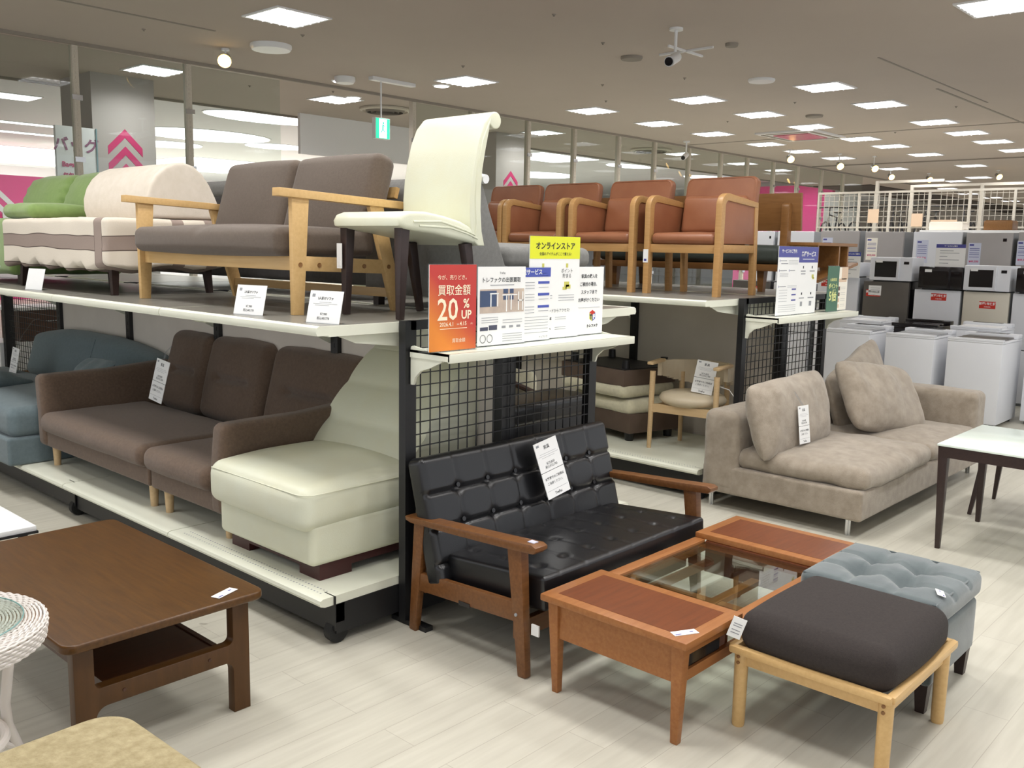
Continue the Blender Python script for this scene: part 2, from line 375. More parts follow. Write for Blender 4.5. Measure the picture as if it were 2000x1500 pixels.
def struct(name, mats, *bx, label=None):
    g = G()
    for q in bx: box(g, *q)
    o = put(name, g, mats); o['kind'] = 'structure'
    return o
m_floor = floor_mat()
m_ceil = mat('ceiling_board', (192, 180, 169), .85, c2=(188, 176, 165), ns=.7)
m_mceil = mat('mall_ceiling', (226, 226, 230), .8)
m_wall = mat('off_white_wall', (216, 212, 206), .8, c2=(210, 206, 200), ns=1.5)
m_seam = mat('ceiling_seam', (150, 142, 132), .8)
m_unlit = mat('painted_unlit_shade', (74, 64, 56), .8, c2=(64, 55, 48), ns=4)  # shade of the unlit area put into a ceiling colour
struct('floor', m_floor, (-2.2, 46, -3.2, 34, -.1, 0))
struct('ceiling', m_ceil, (-2.2, 46, -3.2, 12.35, ZC, ZC + .45))
struct('ceiling_mall', m_mceil, (-2.2, 46, 12.35, 34, 3.9, 4.0))
struct('wall_left', m_wall, (-2.3, -2.2, 9.6, 34, 0, 4))
struct('wall_right', mat('far_wall', (206, 200, 190), .8), (46, 46.1, -3.2, 34, 0, 4)); struct('wall_far', mat('mall_far_wall', (236, 232, 236), .7), (-2.2, 46, 34, 34.1, 0, 4))
struct('trim_1', m_seam, (2.2, 4.65, 8.02, 8.05, ZC - .006, ZC)); struct('trim_2', m_seam, (11.5, 40, 3.93, 3.96, ZC - .006, ZC))
struct('trim_3', m_seam, (-2.1, 46, 9.56, 9.60, ZC - .03, ZC)); struct('trim_4', m_seam, (-2.1, 46, 12.32, 12.36, ZC - .03, ZC))
struct('trim_5', m_seam, (15.0, 15.05, -3.1, 9.5, ZC - .006, ZC)); struct('trim_6', m_seam, (20.2, 20.26, -3.1, 9.5, ZC - .02, ZC))
struct('ceiling_painted_shade', m_unlit, (26.3, 45.9, 10.6, 12.3, ZC - .02, ZC))  # dark patch that paints the unlit zone's shade onto the ceiling
# glass partition: slotted posts and panes
m_post = mat('slotted_post', (212, 204, 190), .5, c2=(196, 188, 172), ns=90)
PX = [1.65, 2.84, 4.03, 5.23, 6.42, 8.45, 9.56, 10.76, 11.87, 13.07, 14.15, 15.28, 16.45, 17.5, 18.64, 19.78, 21, 22.2, 23.4]
for i, x in enumerate(PX[:-1]):
    if i == 4: continue
    g = G(); box(g, x + .03, PX[i + 1] - .03, 9.636, 9.644, .02, ZC - .03)
    w = put('window_%d' % (i + 1), g, m_glass); w['kind'] = 'structure'
    g = G(); box(g, x - .028, x + .028, 9.60, 9.68, 0, ZC - .01)
    for k in range(0, 62): box(g, x - .006, x + .006, 9.595, 9.6, .3 + k * .05, .325 + k * .05)
    put('window_post', g, m_post, w)
    g = G(); [box(g, x - .05, x + .05, 9.585, 9.60, z, z + .05) for z in (1.1, 2.3, 2.9)]
    put('window_clamp', g, m_chrome, w)

# pillars with printed chevrons, hanging boards and the mall behind the glass
m_pillar = mat('pillar_paint', (176, 168, 164), .8)
def pillar(x0, x1, y0, y1, label, ax, az, s, n):
    t = thing('pillar', label, 'pillar', ((x0 + x1) / 2, (y0 + y1) / 2, 0)); hx = (x1 - x0) / 2; hy = (y1 - y0) / 2
    g = G(); box(g, -hx, hx, -hy, hy, 0, ZC); put('column_shaft', g, m_pillar, t)
    g = G()
    for k in range(n):
        z = az - k * .20 * s; dx = ax - (x0 + x1) / 2
        for q in (-1, 1): prism(g, [(dx, z), (dx + q * .21 * s, z - .21 * s), (dx + q * .21 * s, z - .31 * s), (dx, z - .10 * s)], -hy - .004, -hy + .001)
    put('chevron_print', g, m_magenta, t)
pillar(4.82, 5.58, 11.1, 11.95, 'wide pillar behind the glass with magenta upward chevrons, above the white rolled cushion', 5.2, 2.84, 1.0, 4)
pillar(11.6, 12.36, 11.1, 11.95, 'pillar behind the glass with small red chevrons, right of the cream chair', 11.97, 2.83, .85, 4)
t = thing('bag_department_sign', 'tall white sign with purple katakana and small red Bags lettering beside the chevron pillar', 'sign', (4.3, 10.85, 1.6), 0)
part('sign_board', t, m_white, lambda g: (box(g, 0, .44, 0, .05, 0, 1.18), box(g, .1, .34, .01, .04, -1.6, 0))); text('バッグ', .17, mat('violet_ink', (150, 100, 130)), .22, -.004, .97, t, bold=.004); text('Bags', .075, m_magenta, .12, -.004, .76, t, bold=.003); text('包包', .06, m_magenta, .12, -.004, .64, t, bold=.002)
part('edge_strip', t, mat('teal_edge', (120, 150, 156)), lambda g: box(g, .44, .455, -.01, .055, 0, 1.18))
t = thing('hanging_board', 'long blank white board hanging behind the glass, under the round ceiling diffuser', 'board', (9.4, 12.0, 2.86), 0)
part('panel', t, mat('board_white', (246, 244, 246), .5), lambda g: box(g, -1.12, 1.12, -.03, .03, 0, .59)); [part('suspension_rod', t, m_steel, lambda g: tube(g, [(x, 0, .58), (x, 0, .66)], .012)) for x in (-.8, .8)]
m_cove = mat('cove_glow', (252, 250, 255), .5, emit=3.2)
def mall(name, label, x0, x1, y0, y1, rnd=False, z=3.9):
    t = thing(name, label, 'light', ((x0 + x1) / 2, (y0 + y1) / 2, z), 0, 'ceiling lights of the mall beyond the glass'); a = (x1 - x0) / 2; b = (y1 - y0) / 2
    g = G()
    if rnd: lathe(g, [(1, -.02), (1.0, 0)], 36, Matrix.Diagonal((a, b, 1, 1)))
    else: box(g, -a, a, -b, b, -.02, 0)
    put('diffuser', g, m_cove, t)
    g = G()
    if rnd: lathe(g, [(1.03, -.012), (1.03, 0)], 36, Matrix.Diagonal((a, b, 1, 1)))
    else: box(g, -a - .03, a + .03, -b - .03, b + .03, -.012, 0)
    put('rim', g, m_white, t)
    area('mall_lamp', (0, 0, -.05), a * 2, 60 * a * b, sy=b * 2, parent=t)
mall('strip_light', 'long strip light left of the chevron pillar, nearest of the two', 6.0, 8.7, 20.9, 21.15)
mall('strip_light', 'long strip light left of the chevron pillar, lower of the two', 6.6, 9.3, 22.8, 23.05)
mall('cove_light', 'big round glowing cove right of the chevron pillar', 9.5, 12.6, 18.6, 20.8, True)
mall('cove_light', 'big oval glowing cove between two glass posts above the taupe sofa', 9.0, 11.4, 15.3, 16.6, True)
mall('cove_light', 'flat oval light below the big cove, beyond the white rolled cushion', 10.6, 12.4, 21.6, 23.2, True)
mall('cove_light', 'oval light low beyond the taupe sofa back', 12.6, 14.2, 19.8, 21.0, True)
mall('panel_light', 'wide glowing ceiling panel at the far left edge above the pink wall', 7.2, 13.0, 26.5, 32.5)
mall('panel_light', 'square light at the far left edge high behind the glass', 5.3, 6.5, 16.9, 17.5)
mall('cove_light', 'bright panel behind the glass above the third tan chair', 18.0, 20.3, 15.6, 17.2)
mall('cove_light', 'round cove behind the glass above the second tan chair', 22.0, 25.0, 19.5, 21.8, True)
mall('cove_light', 'oval light behind glass above the gap between tan chairs', 21.4, 23.2, 15.6, 16.5, True)
mall('cove_light', 'oval light behind glass above the nearest tan chair', 26.0, 28.0, 15.8, 16.9, True)
mall('cove_light', 'round light low over the pink wall at right', 27.5, 29.3, 13.6, 14.5, True)
mall('panel_light', 'glowing panel low beyond the dark grey sofa back', 13.5, 17.5, 25.0, 30.0)
t = thing('pink_shop_front', 'hot pink shop wall with white chevrons at far left behind the green sofa', 'wall', (7.5, 25, 0))
part('wall_panel', t, m_pink, lambda g: box(g, -3, 3, -.1, .1, 0, 3.05)); part('chevron_print', t, m_white, lambda g: [prism(g, [(.9, z), (1.35, z - .45), (1.35, z - .62), (.9, z - .17)], -.11, -.1) for z in (2.75, 2.4)])
part('notice_strip', t, m_white, lambda g: box(g, 1.0, 3, -.13, -.1, 1.95, 2.15))
t = thing('pink_shop_front', 'magenta wall far beyond the glass, right of the nearest tan chair', 'wall', (30, 14.6, 0)); part('wall_panel', t, m_pink, lambda g: box(g, -.1, .1, -1.3, 2.2, 0, 3.75)); part('chevron_print', t, m_white, lambda g: box(g, -.12, -.1, .2, .9, 2.8, 3.0))
t = thing('white_partition_wall', 'white wall at the edge of the magenta wall', 'wall', (29, 12.55, 0)); part('wall_panel', t, m_white, lambda g: box(g, -.2, .2, -.5, .5, 0, 3.4))
area('far_hall_added_fill', (38, 14, 3.8), 5, 160, sy=5)  # unseen fill light added to brighten the far hall, no fitting
area('mall_added_fill', (20, 26, 3.8), 8, 500, sy=6)  # added fill with no fitting, lifts the brightness behind the glass

# ceiling fittings
def disc(name, label, cat, x, y, r, m=None, h=.03, z=ZC, group=None):
    g = G(); lathe(g, [(r * .92, -h), (r, -h * .5), (r, 0)], 24); o = put(name, g, m or m_white, loc=(x, y, z)); return tag(o, label, cat, group)
disc('ceiling_speaker', 'large flat round ceiling speaker beside the lone warm spotlight', 'speaker', 5.32, 8.16, .20, h=.05)
disc('ceiling_speaker', 'round grey ceiling speaker left of the hanging camera', 'speaker', 7.90, 5.70, .11, m_seam)
disc('ceiling_speaker', 'pale round ceiling plate right of the hanging camera, above the second row of lights', 'speaker', 9.79, 5.27, .15)
disc('ceiling_speaker', 'small dark round plate above the cassette air conditioner', 'speaker', 12.74, 6.01, .12, m_seam)
disc('emergency_lamp', 'small round emergency lamp at the top right of the hanging camera', 'lamp', 7.96, 4.61, .06, m_seam)
for x, y, l in ((6.97, 9.24, 'round downlight left of the exit sign'), (7.91, 8.5, 'round downlight beside the square light above the cream chair'), (7.84, 10.12, 'round downlight just behind the exit sign, beside a square light')):
    t = thing('downlight', l, 'light', (x, y, ZC)); part('rim', t, m_white, lambda g: lathe(g, [(.10, -.01), (.11, 0)], 24)); part('diffuser', t, m_lamp, lambda g: lathe(g, [(.085, -.016), (.085, -.004)], 24))
for x, y, r, l in ((8.75, 10.57, .36, 'round finned air diffuser behind the exit sign'), (15.3, 10.5, .40, 'round finned air diffuser behind the dome camera')):
    t = thing('air_diffuser', l, 'vent', (x, y, ZC), 0, None)
    part('ring', t, m_post, lambda g: lathe(g, [(r, -.005), (r, -.03), (r * .9, -.045), (r * .88, -.02), (r * .8, -.02)], 32))
    part('fin', t, m_seam, lambda g: [lathe(g, [(q * r, -.02), (q * r * .93, -.06), (q * r * .9, -.058), (q * r * .96, -.02)], 32) for q in (.78, .58, .38)])
for i, (x, y) in enumerate(((6.49, 10.44), (7.37, 9.93), (5.25, 7.53), (7.2, 7.4), (9.2, 5.9), (6.1, 5.2), (11.5, 5.7), (9.0, 6.9), (10.0, 7.6), (13.0, 4.2), (12.6, 7.3), (15.2, 5.8), (4.2, 8.5), (7.2, 5.53))):
    g = G(); lathe(g, [(.008, -.02), (.008, -.01), (.018, -.006), (.02, 0)], 10); tag(put('sprinkler_head', g, m_seam, loc=(x, y, ZC)), 'tiny grey sprinkler head set flush in the ceiling', 'sprinkler', 'sprinkler heads across the ceiling')
t = thing('air_conditioner', 'square cassette air conditioner with a painted pink reflection, hung above the nearest tan chair', 'air conditioner', (14.7, 7.15, ZC))
part('casing', t, m_white, lambda g: box(g, -.62, .62, -.5, .5, -.03, -.001)); part('panel', t, mat('painted_pink_reflection', (196, 120, 130), .25, spec=.8), lambda g: box(g, -.36, .36, -.3, .3, -.045, -.03)); part('louvre', t, m_seam, lambda g: [box(g, -.5, .5, s * .42 - .03, s * .42 + .03, -.035, -.029) for s in (-1, 1)] + [box(g, s * .5 - .04, s * .5 + .04, -.35, .35, -.035, -.029) for s in (-1, 1)])  # pink reflection painted into the panel's base colour
g = G(); box(g, 9.37, 12.9, 3.785, 3.805, ZC - .006, ZC); tag(put('slot_diffuser', g, m_seam), 'long thin dark slot running across the ceiling at upper right', 'vent')
t = thing('exit_sign', 'small green and white emergency exit sign hanging on a rod left of the cream chair', 'sign', (7.04, 8.7, ZC), 0)
part('ceiling_bracket', t, m_white, lambda g: box(g, -.05, .6, -.04, .04, -.04, 0)); part('rod', t, m_white, lambda g: tube(g, [(.1, 0, 0), (.1, 0, -.45)], .01))
part('housing', t, m_white, lambda g: box(g, -.01, .21, -.03, .03, -.69, -.45, .004)); part('face', t, m_exit, lambda g: box(g, .0, .2, -.034, -.03, -.685, -.46)); part('lit_panel', t, m_exitw, lambda g: box(g, .045, .155, -.037, -.034, -.68, -.465))
def runner(g):
    for a in (((.10, .60), (.10, .55)), ): pass
    lathe(g, [(.012, -.002), (.012, .002)], 10, T(.105, -.038, -.51) @ RX(90)); beam(g, (.1, -.038, -.525), (.095, -.038, -.585), .018, .003, up=(0, 1, 0))
    beam(g, (.095, -.038, -.58), (.07, -.038, -.62), .01, .003, up=(0, 1, 0)); beam(g, (.095, -.038, -.58), (.125, -.038, -.61), .01, .003, up=(0, 1, 0)); beam(g, (.1, -.038, -.53), (.13, -.038, -.55), .008, .003, up=(0, 1, 0))
part('running_figure', t, m_exit, runner)
g = G(); lathe(g, [(.10, -.07), (.12, -.04), (.12, 0)], 20); tag(put('smoke_detector', g, m_white, loc=(6.85, 9.0, ZC)), 'squat cream smoke detector left of the exit sign bracket', 'detector')
def cctv(x, y, label, s=1):
    t = thing('security_camera', label, 'camera', (x, y, ZC))
    part('mount', t, m_white, lambda g: (lathe(g, [(.06, -.02), (.06, 0)], 16), tube(g, [(0, 0, 0), (0, 0, -.2 * s)], .014)))
    part('body', t, m_white, lambda g: tube(g, [(.10 * s, .05, -.22 * s), (-.12 * s, -.02, -.30 * s)], .045, 14)); part('lens', t, m_appdk, lambda g: tube(g, [(-.115 * s, -.018, -.297 * s), (-.135 * s, -.025, -.303 * s)], .036, 14))
cctv(7.13, 4.68, 'white bullet camera hanging in the middle of the ceiling at top'); cctv(14.5, 9.2, 'white camera with dark lens hanging above the second tan chair', 1)
g = G(); box(g, -.3, .3, -.01, .01, -.02, 0); box(g, -.01, .01, -.3, .3, -.02, 0); tag(put('inspection_hatch', g, m_white, loc=(7.95, 5.1, ZC)), 'thin square hatch outline behind the hanging camera', 'hatch')
def spot(x, y, label, z, aim=(-.6, -.7)):
    t = thing('spotlight', label, 'light', (x, y, ZC), 0, None); dz = ZC - z; ax, ay = aim[0] * .07, aim[1] * .07
    part('stem', t, m_white, lambda g: (lathe(g, [(.04, -.02), (.04, 0)], 12), tube(g, [(0, 0, 0), (0, 0, -dz + .04)], .009)))
    part('head', t, m_steel, lambda g: tube(g, [(-ax * .8, -ay * .8, -dz + .06), (ax, ay, -dz)], [.04, .07], 14)); part('bulb', t, m_warm, lambda g: tube(g, [(ax * .95, ay * .95, -dz), (ax * 1.1, ay * 1.1, -dz - .006)], .066, 14))
    d = bpy.data.lights.new('spot_lamp', 'SPOT'); d.energy = 18; d.color = (1, .78, .5); d.spot_size = 1.3; d.spot_blend = .6; d.shadow_soft_size = .05
    o = bpy.data.objects.new('spot_lamp', d); COL.objects.link(o); o.parent = t; o.location = (ax * 1.3, ay * 1.3, -dz - .02); o.rotation_euler = Vector((aim[0], aim[1], -.9)).to_track_quat('-Z', 'Y').to_euler()
spot(5.13, 8.68, 'lone glowing warm spotlight at upper left above the sofas', 3.32)
for x, y, z, l in ((16.71, 8.32, 3.26, 'warm spotlight farthest left of the far group, above the honey wood bench'), (17.9, 7.87, 3.2, 'large glaring warm spotlight, second from the left of the far group'), (18.71, 7.51, 3.2, 'small dim warm spotlight on a short stem, third from the left of the far group'),
                   (21.98, 8.42, 3.28, 'round warm spotlight, fourth from the left of the far group'), (23.23, 7.99, 3.29, 'warm spotlight glaring beside a ceiling light, fifth from the left of the far group'), (23.1, 6.44, 3.29, 'warm glaring spotlight farthest right of the far group')): spot(x, y, l, z)

# ------------------------------------------------------------------ display racks
def rack(xs, y0, nb, label, lower_f, lower_b, up_f, up_b, panels, meshes=(), D=1.0, sgn_deep=.23):
    t = thing('display_rack', label, 'shelf rack', (xs, y0, 0)); B = 1.2; H = 1.25
    for i in range(nb + 1):
        part('upright_post', t, m_blackm, lambda g: (box(g, -.04, .04, B * i - .03 + (.03 if i == 0 else 0), B * i + .03, .06, H), [box(g, s * .041 - .001, s * .041 + .001, B * i - .004, B * i + .004, .3 + k * .05, .325 + k * .05) for s in (-1, 1) for k in range(18)]))
    for i in panels: part('back_panel', t, m_backp, lambda g: box(g, -.014, .014, B * i + .03, B * (i + 1) - .03, .2, H - .01))
    for i in meshes:
        def ms(g):
            for k in range(24): y = B * i + .03 + k * .05; box(g, -.002, .002, y - .0018, y + .0018, .2, H - .02)
            for k in range(21): z = .22 + k * .05; box(g, -.0025, .0025, B * i + .03, B * (i + 1) - .03, z - .0018, z + .0018)
        part('wire_grid', t, m_blackm, ms)
    def low(g, s, i):
        a, b = B * i + .003, B * (i + 1) - .003
        P = [(.03, .165), (D - .02, .165), (D, .172), (D + .004, .182), (D, .194), (D - .012, .2), (D - .03, .2), (.03, .2)]
        prism(g, [(s * x, z) for x, z in P], a, b)
    for q in (0, .03): part('perforation_row', t, m_inkg, lambda g: [box(g, -D + .04 + q, -D + .046 + q, .06 + k * .02, .066 + k * .02, .1998, .2006) for k in range(54)])
    def upr(g, s, i):
        a, b = B * i + .003, B * (i + 1) - .003
        P = [(.03, 1.205), (D - .05, 1.205), (D - .05, 1.21), (D, 1.21), (D + .006, 1.222), (D + .002, 1.24), (D - .012, 1.2475), (D - .02, 1.245), (.03, 1.245)]
        prism(g, [(s * x, z) for x, z in P], a, b)
        x0, x1 = sorted((s * .06, s * (D - .03))); box(g, x0, x1, a + .01, b - .01, 1.2449, 1.2462, m=1)
    for s, rng in ((-1, lower_f), (1, lower_b)):
        for i in rng:
            part('lower_shelf', t, m_wmetal, low, s, i); x0, x1 = sorted((s * .05, s * (D - .07)))
            part('plinth', t, m_blackm, lambda g: box(g, x0, x1, B * i, B * (i + 1), .045, .164))
    for s, rng in ((-1, up_f), (1, up_b)):
        for i in rng: part('upper_shelf', t, [m_wmetal, m_shelftop], upr, s, i)
        for i in sorted(set(list(rng) + [j + 1 for j in rng])):
            part('shelf_bracket', t, m_wmetal, lambda g: prism(g, [(s * .04, 1.2), (s * (D - .12), 1.2), (s * (D - .2), 1.17), (s * .2, 1.1), (s * .04, 1.02)], B * i + .032 - (.0 if i else -.002), B * i + .04))
    for s in (-1, 1):
        for i in range(0, nb + 1, 1):
            if i and i % 2: continue
            c = part('caster', t, m_rubber, lambda g: (lathe(g, [(.03, -.022), (.045, -.02), (.047, 0), (.045, .02), (.03, .022)], 18, T(s * (D - .09), B * i + .03, .047) @ RX(90))))
            part('caster_fork', c, m_blackm, lambda g: (box(g, s * (D - .09) - .02, s * (D - .09) + .02, B * i, B * i + .06, .09, .165), box(g, s * (D - .09) - .03, s * (D - .09) - .024, B * i - .005, B * i + .065, .06, .2)))
    # end frame with wire grid
    def fr(g):
        for x in (-.59, .59): box(g, x - .028, x + .028, -.045, -.005, .02, 1.25)
        box(g, -.59, .59, -.045, -.005, 1.215, 1.25); box(g, -.59, .59, -.045, -.005, .13, .15); box(g, -.045, .045, -.03, .0, .15, 1.22)
        for x in (-.59, .59): box(g, x - .02, x + .02, -.16, .05, 0, .02)
        box(g, -.5, .5, -.02, .0, .03, .16)
    part('end_frame', t, m_blackm, fr)
    def wi(g):
        for k in range(-10, 11): box(g, k * .0535 - .002, k * .0535 + .002, -.042, -.038, .15, 1.22)
        for k in range(21): box(g, -.57, .57, -.043, -.037, .19 + k * .05 - .002, .19 + k * .05 + .002)
    part('end_wire_grid', t, m_blackm, wi)
    def sg(g):
        box(g, -.6, .6, -sgn_deep - .045, -.05, 1.13, 1.14); box(g, -.6, .6, -sgn_deep - .05, -sgn_deep - .035, 1.105, 1.14, .003); box(g, -.6, -.597, -sgn_deep - .045, -.05, 1.11, 1.14); box(g, .597, .6, -sgn_deep - .045, -.05, 1.11, 1.14)
    part('sign_shelf', t, m_wmetal, sg)
    for x in (-.59, .582): part('sign_shelf_bracket', t, m_wmetal, lambda g: prism(g, [(-.05, 1.15), (-.05, 1.0), (-.065, 1.0), (-.075, 1.03), (-.11, 1.06), (-.16, 1.075), (-sgn_deep, 1.105), (-sgn_deep, 1.13), (-.06, 1.155)], x - .006, x + .006, M=RZ(90) @ Matrix.Diagonal((1, -1, 1, 1))))
    return t
rack(3.0, 2.8, 5, 'long double-sided black rack with ivory shelves holding sofas, left half of the photo', (0, 1, 2, 3), (0, 1, 2, 3), (0, 1, 2, 3, 4), (0, 1, 2, 3, 4), (0, 1, 2, 3), (4,))
rack(5.9, 2.92, 3, 'second double-sided black rack with ivory shelves holding tan armchairs, right of centre', (0, 1, 2), (0, 1, 2), (0, 1, 2), (0, 1, 2), (0, 1, 2))

# ------------------------------------------------------------------ furniture on the floor
def leg_round(g, p0, p1, r0, r1, n=12): tube(g, [p0, p1], [r0, r1], n)
def tufts(pts, rad, dep, ax=2, sg=1, seams=None, sd=.0, sw=.02):
    # push buttons in along axis ax on the face whose sign is sg
    def f(q, u):
        if u[ax] * sg < .45: return q
        a, b = [i for i in range(3) if i != ax]; d = 0
        for p in pts:
            r2 = (q[a] - p[0]) ** 2 + (q[b] - p[1]) ** 2; d = max(d, dep * math.exp(-r2 / rad ** 2))
        if seams:
            for (k, c) in seams: d = max(d, sd * math.exp(-((q[a if k == 0 else b] - c) / sw) ** 2))
        q = q.copy(); q[ax] -= sg * d; return q
    return f

# black button-tufted settee
t = thing('black_settee', 'black leather button-tufted two-seat settee with walnut arms on the floor by the wire grid', 'sofa', (2.97, 2.39, 0), 0)
for s in (-1, 1):
    x = s * .585
    part('front_leg', t, w_kari, lambda g: beam(g, (x, -.29, 0), (x, -.245, .49), .032, .042, .044, .07, up=(0, 1, 0), r=.008))
    part('rear_leg', t, w_kari, lambda g: beam(g, (x, .31, 0), (x, .265, .47), .03, .04, .04, .06, up=(0, 1, 0), r=.008))
    part('armrest', t, w_kari, lambda g: prism(g, [(-.36, .495), (-.345, .482), (-.25, .475), (.05, .462), (.30, .455), (.33, .462), (.335, .478), (.1, .492), (-.2, .508), (-.34, .517), (-.36, .508)], -.034, .034, T(x, 0, 0) @ RZ(90) , r=.009))
    part('side_rail', t, w_kari, lambda g: beam(g, (x, -.26, .24), (x, .28, .215), .026, .075, r=.006))
    if s < 0:
        part('brand_plate', t, m_appdk, lambda g: box(g, x - .0155, x - .013, -.02, .04, .185, .203), label='small dark metal plate')
        part('dowel', t, m_inkg, lambda g: [tube(g, [(x - .024, y, z), (x - .012, y, z)], .006, 10) for y, z in ((-.262, .235), )])
part('front_rail', t, w_kari, lambda g: box(g, -.57, .57, -.245, -.215, .12, .19, .006)); part('back_rail', t, w_kari, lambda g: box(g, -.57, .57, .26, .29, .16, .22, .006))
bx = [-.5 + .1667 * i for i in range(7)]
def kseat(g):
    pts = [(x, y) for x in [-.45 + .15 * i for i in range(7)] for y in (-.2, -.03, .14)]
    cush(g, -.545, .545, -.345, .27, -.075, .055, .016, (0, .004, .014), (110, 60, 3), tufts(pts, .02, .012, 2, 1, [(0, p[0]) for p in pts[::3]], .003, .006), T(0, 0, .30) @ RX(-4))
ks = part('seat', t, m_blackl, kseat, angle=60)
BT = T(0, .245, .475) @ RX(-15)
def kb_f(pts):
    zs = (-.17, -.03, .11); xs = [-.4285 + .1714 * i for i in range(6)]
    def f(q, u):
        if u[1] > -.45: return q
        dz = min(abs(q[2] - z) for z in zs); dx = min(abs(q[0] - x) for x in xs)
        d = .013 * math.exp(-(dz / .008) ** 2) + .005 * math.exp(-(dx / .006) ** 2) + .016 * math.exp(-(dx * dx + dz * dz) / .022 ** 2)
        q = q.copy(); q[1] += min(d, .026); return q
    return f
def kback(g):
    pts = [(x, z) for x in [-.4285 + .1714 * i for i in range(6)] for z in (-.17, -.03, .11)]
    xs = [(0, -.4285 + .1714 * i) for i in range(6)]
    cush(g, -.6, .6, -.05, .05, -.27, .245, .028, (.0, .010, .0), (120, 3, 60), kb_f(pts), BT)
kb = part('backrest', t, m_blackl, kback, angle=60)
[part('button', kb, m_blackl, lambda g: lathe(g, [(.002, -.006), (.009, -.003), (.010, .004)], 10, BT @ T(x, -.047, z) @ RX(90))) for x in [-.4285 + .1714 * i for i in range(6)] for z in (-.03, .11)]
part('hang_tag', t, m_paper, lambda g: box(g, -.575, -.568, -.345, -.31, .165, .205, M=None), label='small white paper tag')
part('arm_sticker', t, mat('lilac_sticker', (206, 206, 226), .3), lambda g: box(g, -.60, -.575, -.335, -.305, .5165, .519), label='small white sticker on the arm')

# teak coffee table with glass middle
t = thing('glass_centre_table', 'reddish teak coffee table with two wooden end tops and a sunken glass middle', 'table', (3.02, 1.70, 0))
for sx in (-1, 1):
    for sy in (-1, 1): part('leg', t, w_teak, lambda g: beam(g, (sx * .635, sy * .245, 0), (sx * .64, sy * .252, .335), .026, .026, .044, .044, up=(0, 1, 0), r=.004))
    e = part('end_top', t, w_teak, lambda g: (box(g, *sorted((sx * .33, sx * .68)), -.295, .295, .335, .36, .005)))
    part('inlay_panel', e, w_teakin, lambda g: box(g, *sorted((sx * .375, sx * .635)), -.25, .25, .3595, .3606))
    part('end_apron', t, w_teak, lambda g: box(g, sx * .64 - .009, sx * .64 + .009, -.24, .24, .205, .335))
for sy in (-1, 1):
    part('long_rail', t, w_teak, lambda g: box(g, -.33, .33, sy * .27 - .025, sy * .27 + .025, .318, .338, .003))
    part('side_apron', t, w_teak, lambda g: (box(g, -.62, .62, sy * .25 - .009, sy * .25 + .009, .29, .318), box(g, -.62, .62, sy * .25 - .009, sy * .25 + .009, .205, .24), [box(g, *sorted((sx * .38, sx * .62)), sy * .25 - .008, sy * .25 + .008, .24, .29 - (.0 if sx > 0 else .0)) for sx in (1,)]))
part('drawer_slot', t, m_darkslot if False else m_appdk, lambda g: box(g, -.60, -.40, -.2515, -.246, .243, .287), label='dark slot in the apron')
[part('inner_divider', t, w_teakin, lambda g: box(g, x - .009, x + .009, -.24, .24, .2, .334)) for x in (-.335, .335)]
part('glass_top', t, m_tglass, lambda g: box(g, -.328, .328, -.244, .244, .322, .329)); part('cross_slat', t, w_teak, lambda g: box(g, -.33, .33, -.02, .02, .208, .228)); part('slat', t, w_teak, lambda g: box(g, -.02, .02, -.24, .24, .205, .225))
def label_card(x, y, z, rz, w=.085, h=.032, label='', cat='label', M=None, m=None):
    t = thing('price_label', label, cat, (x, y, z), rz)
    part('card', t, m or m_paper, lambda g: box(g, -w / 2, w / 2, -h / 2, h / 2, 0, .0015)); part('print', t, m_navy, lambda g: (box(g, -w * .44, -w * .2, -h * .36, -h * .2, .0015, .0017), box(g, w * .2, w * .35, -h * .1, h * .1, .0015, .0017))); return t
label_card(2.41, 1.455, .3605, -28, label='white price strip lying on the near end of the teak glass-centre table')
label_card(1.50, 2.63, .4135, 20, .09, .034, label='white price strip lying on the corner of the dark walnut coffee table')

# beech footstool with charcoal cushion
t = thing('footstool', 'light beech footstool with a dark charcoal cushion at bottom right', 'stool', (2.875, 1.135, 0))
def fsf(g):
    for sy in (-1, 1): beam(g, (-.275, sy * .255, .272), (.285, sy * .255, .272), .03, .026, r=.010)
    for sx in (-1, 1): beam(g, (sx * .275, -.262, .272), (sx * .275, .262, .272), .03, .026, r=.010)
part('frame_rim', t, w_beech, fsf)
part('apron', t, w_beech, lambda g: [box(g, -.24, .24, sy * .235 - .008, sy * .235 + .008, .215, .262) for sy in (-1, 1)] + [box(g, sx * .245 - .008, sx * .245 + .008, -.225, .225, .215, .262) for sx in (-1, 1)])
for sx in (-1, 1):
    for sy in (-1, 1):
        l = part('leg', t, w_beech, lambda g: tube(g, [(sx * .245, sy * .235, 0), (sx * .245, sy * .235, .01), (sx * .245, sy * .235, .262)], [.019, .021, .023], 16))
        part('bolt', l, w_oakd, lambda g: [lathe(g, [(.006, 0), (.006, .003), (.003, .0045)], 10, T(sx * .245 - .0225, sy * .235, z) @ RY(-90)) for z in (.245, .225)])
part('cushion', t, m_dkcush, lambda g: cush(g, -.265, .265, -.245, .245, .262, .40, .05, (.02, .02, .016), 10), angle=60)
t = thing('swing_tag', 'small white tag hanging from the left corner of the charcoal footstool', 'label', (2.585, 1.37, .35), -60)
part('card', t, m_paper, lambda g: box(g, -.022, .022, -.001, .001, -.035, .035, M=RY(18))); part('print', t, m_inkg, lambda g: [box(g, -.014, .014, -.0016, -.001, z, z + .003, M=RY(18)) for z in (.012, .004, -.01, -.02)])

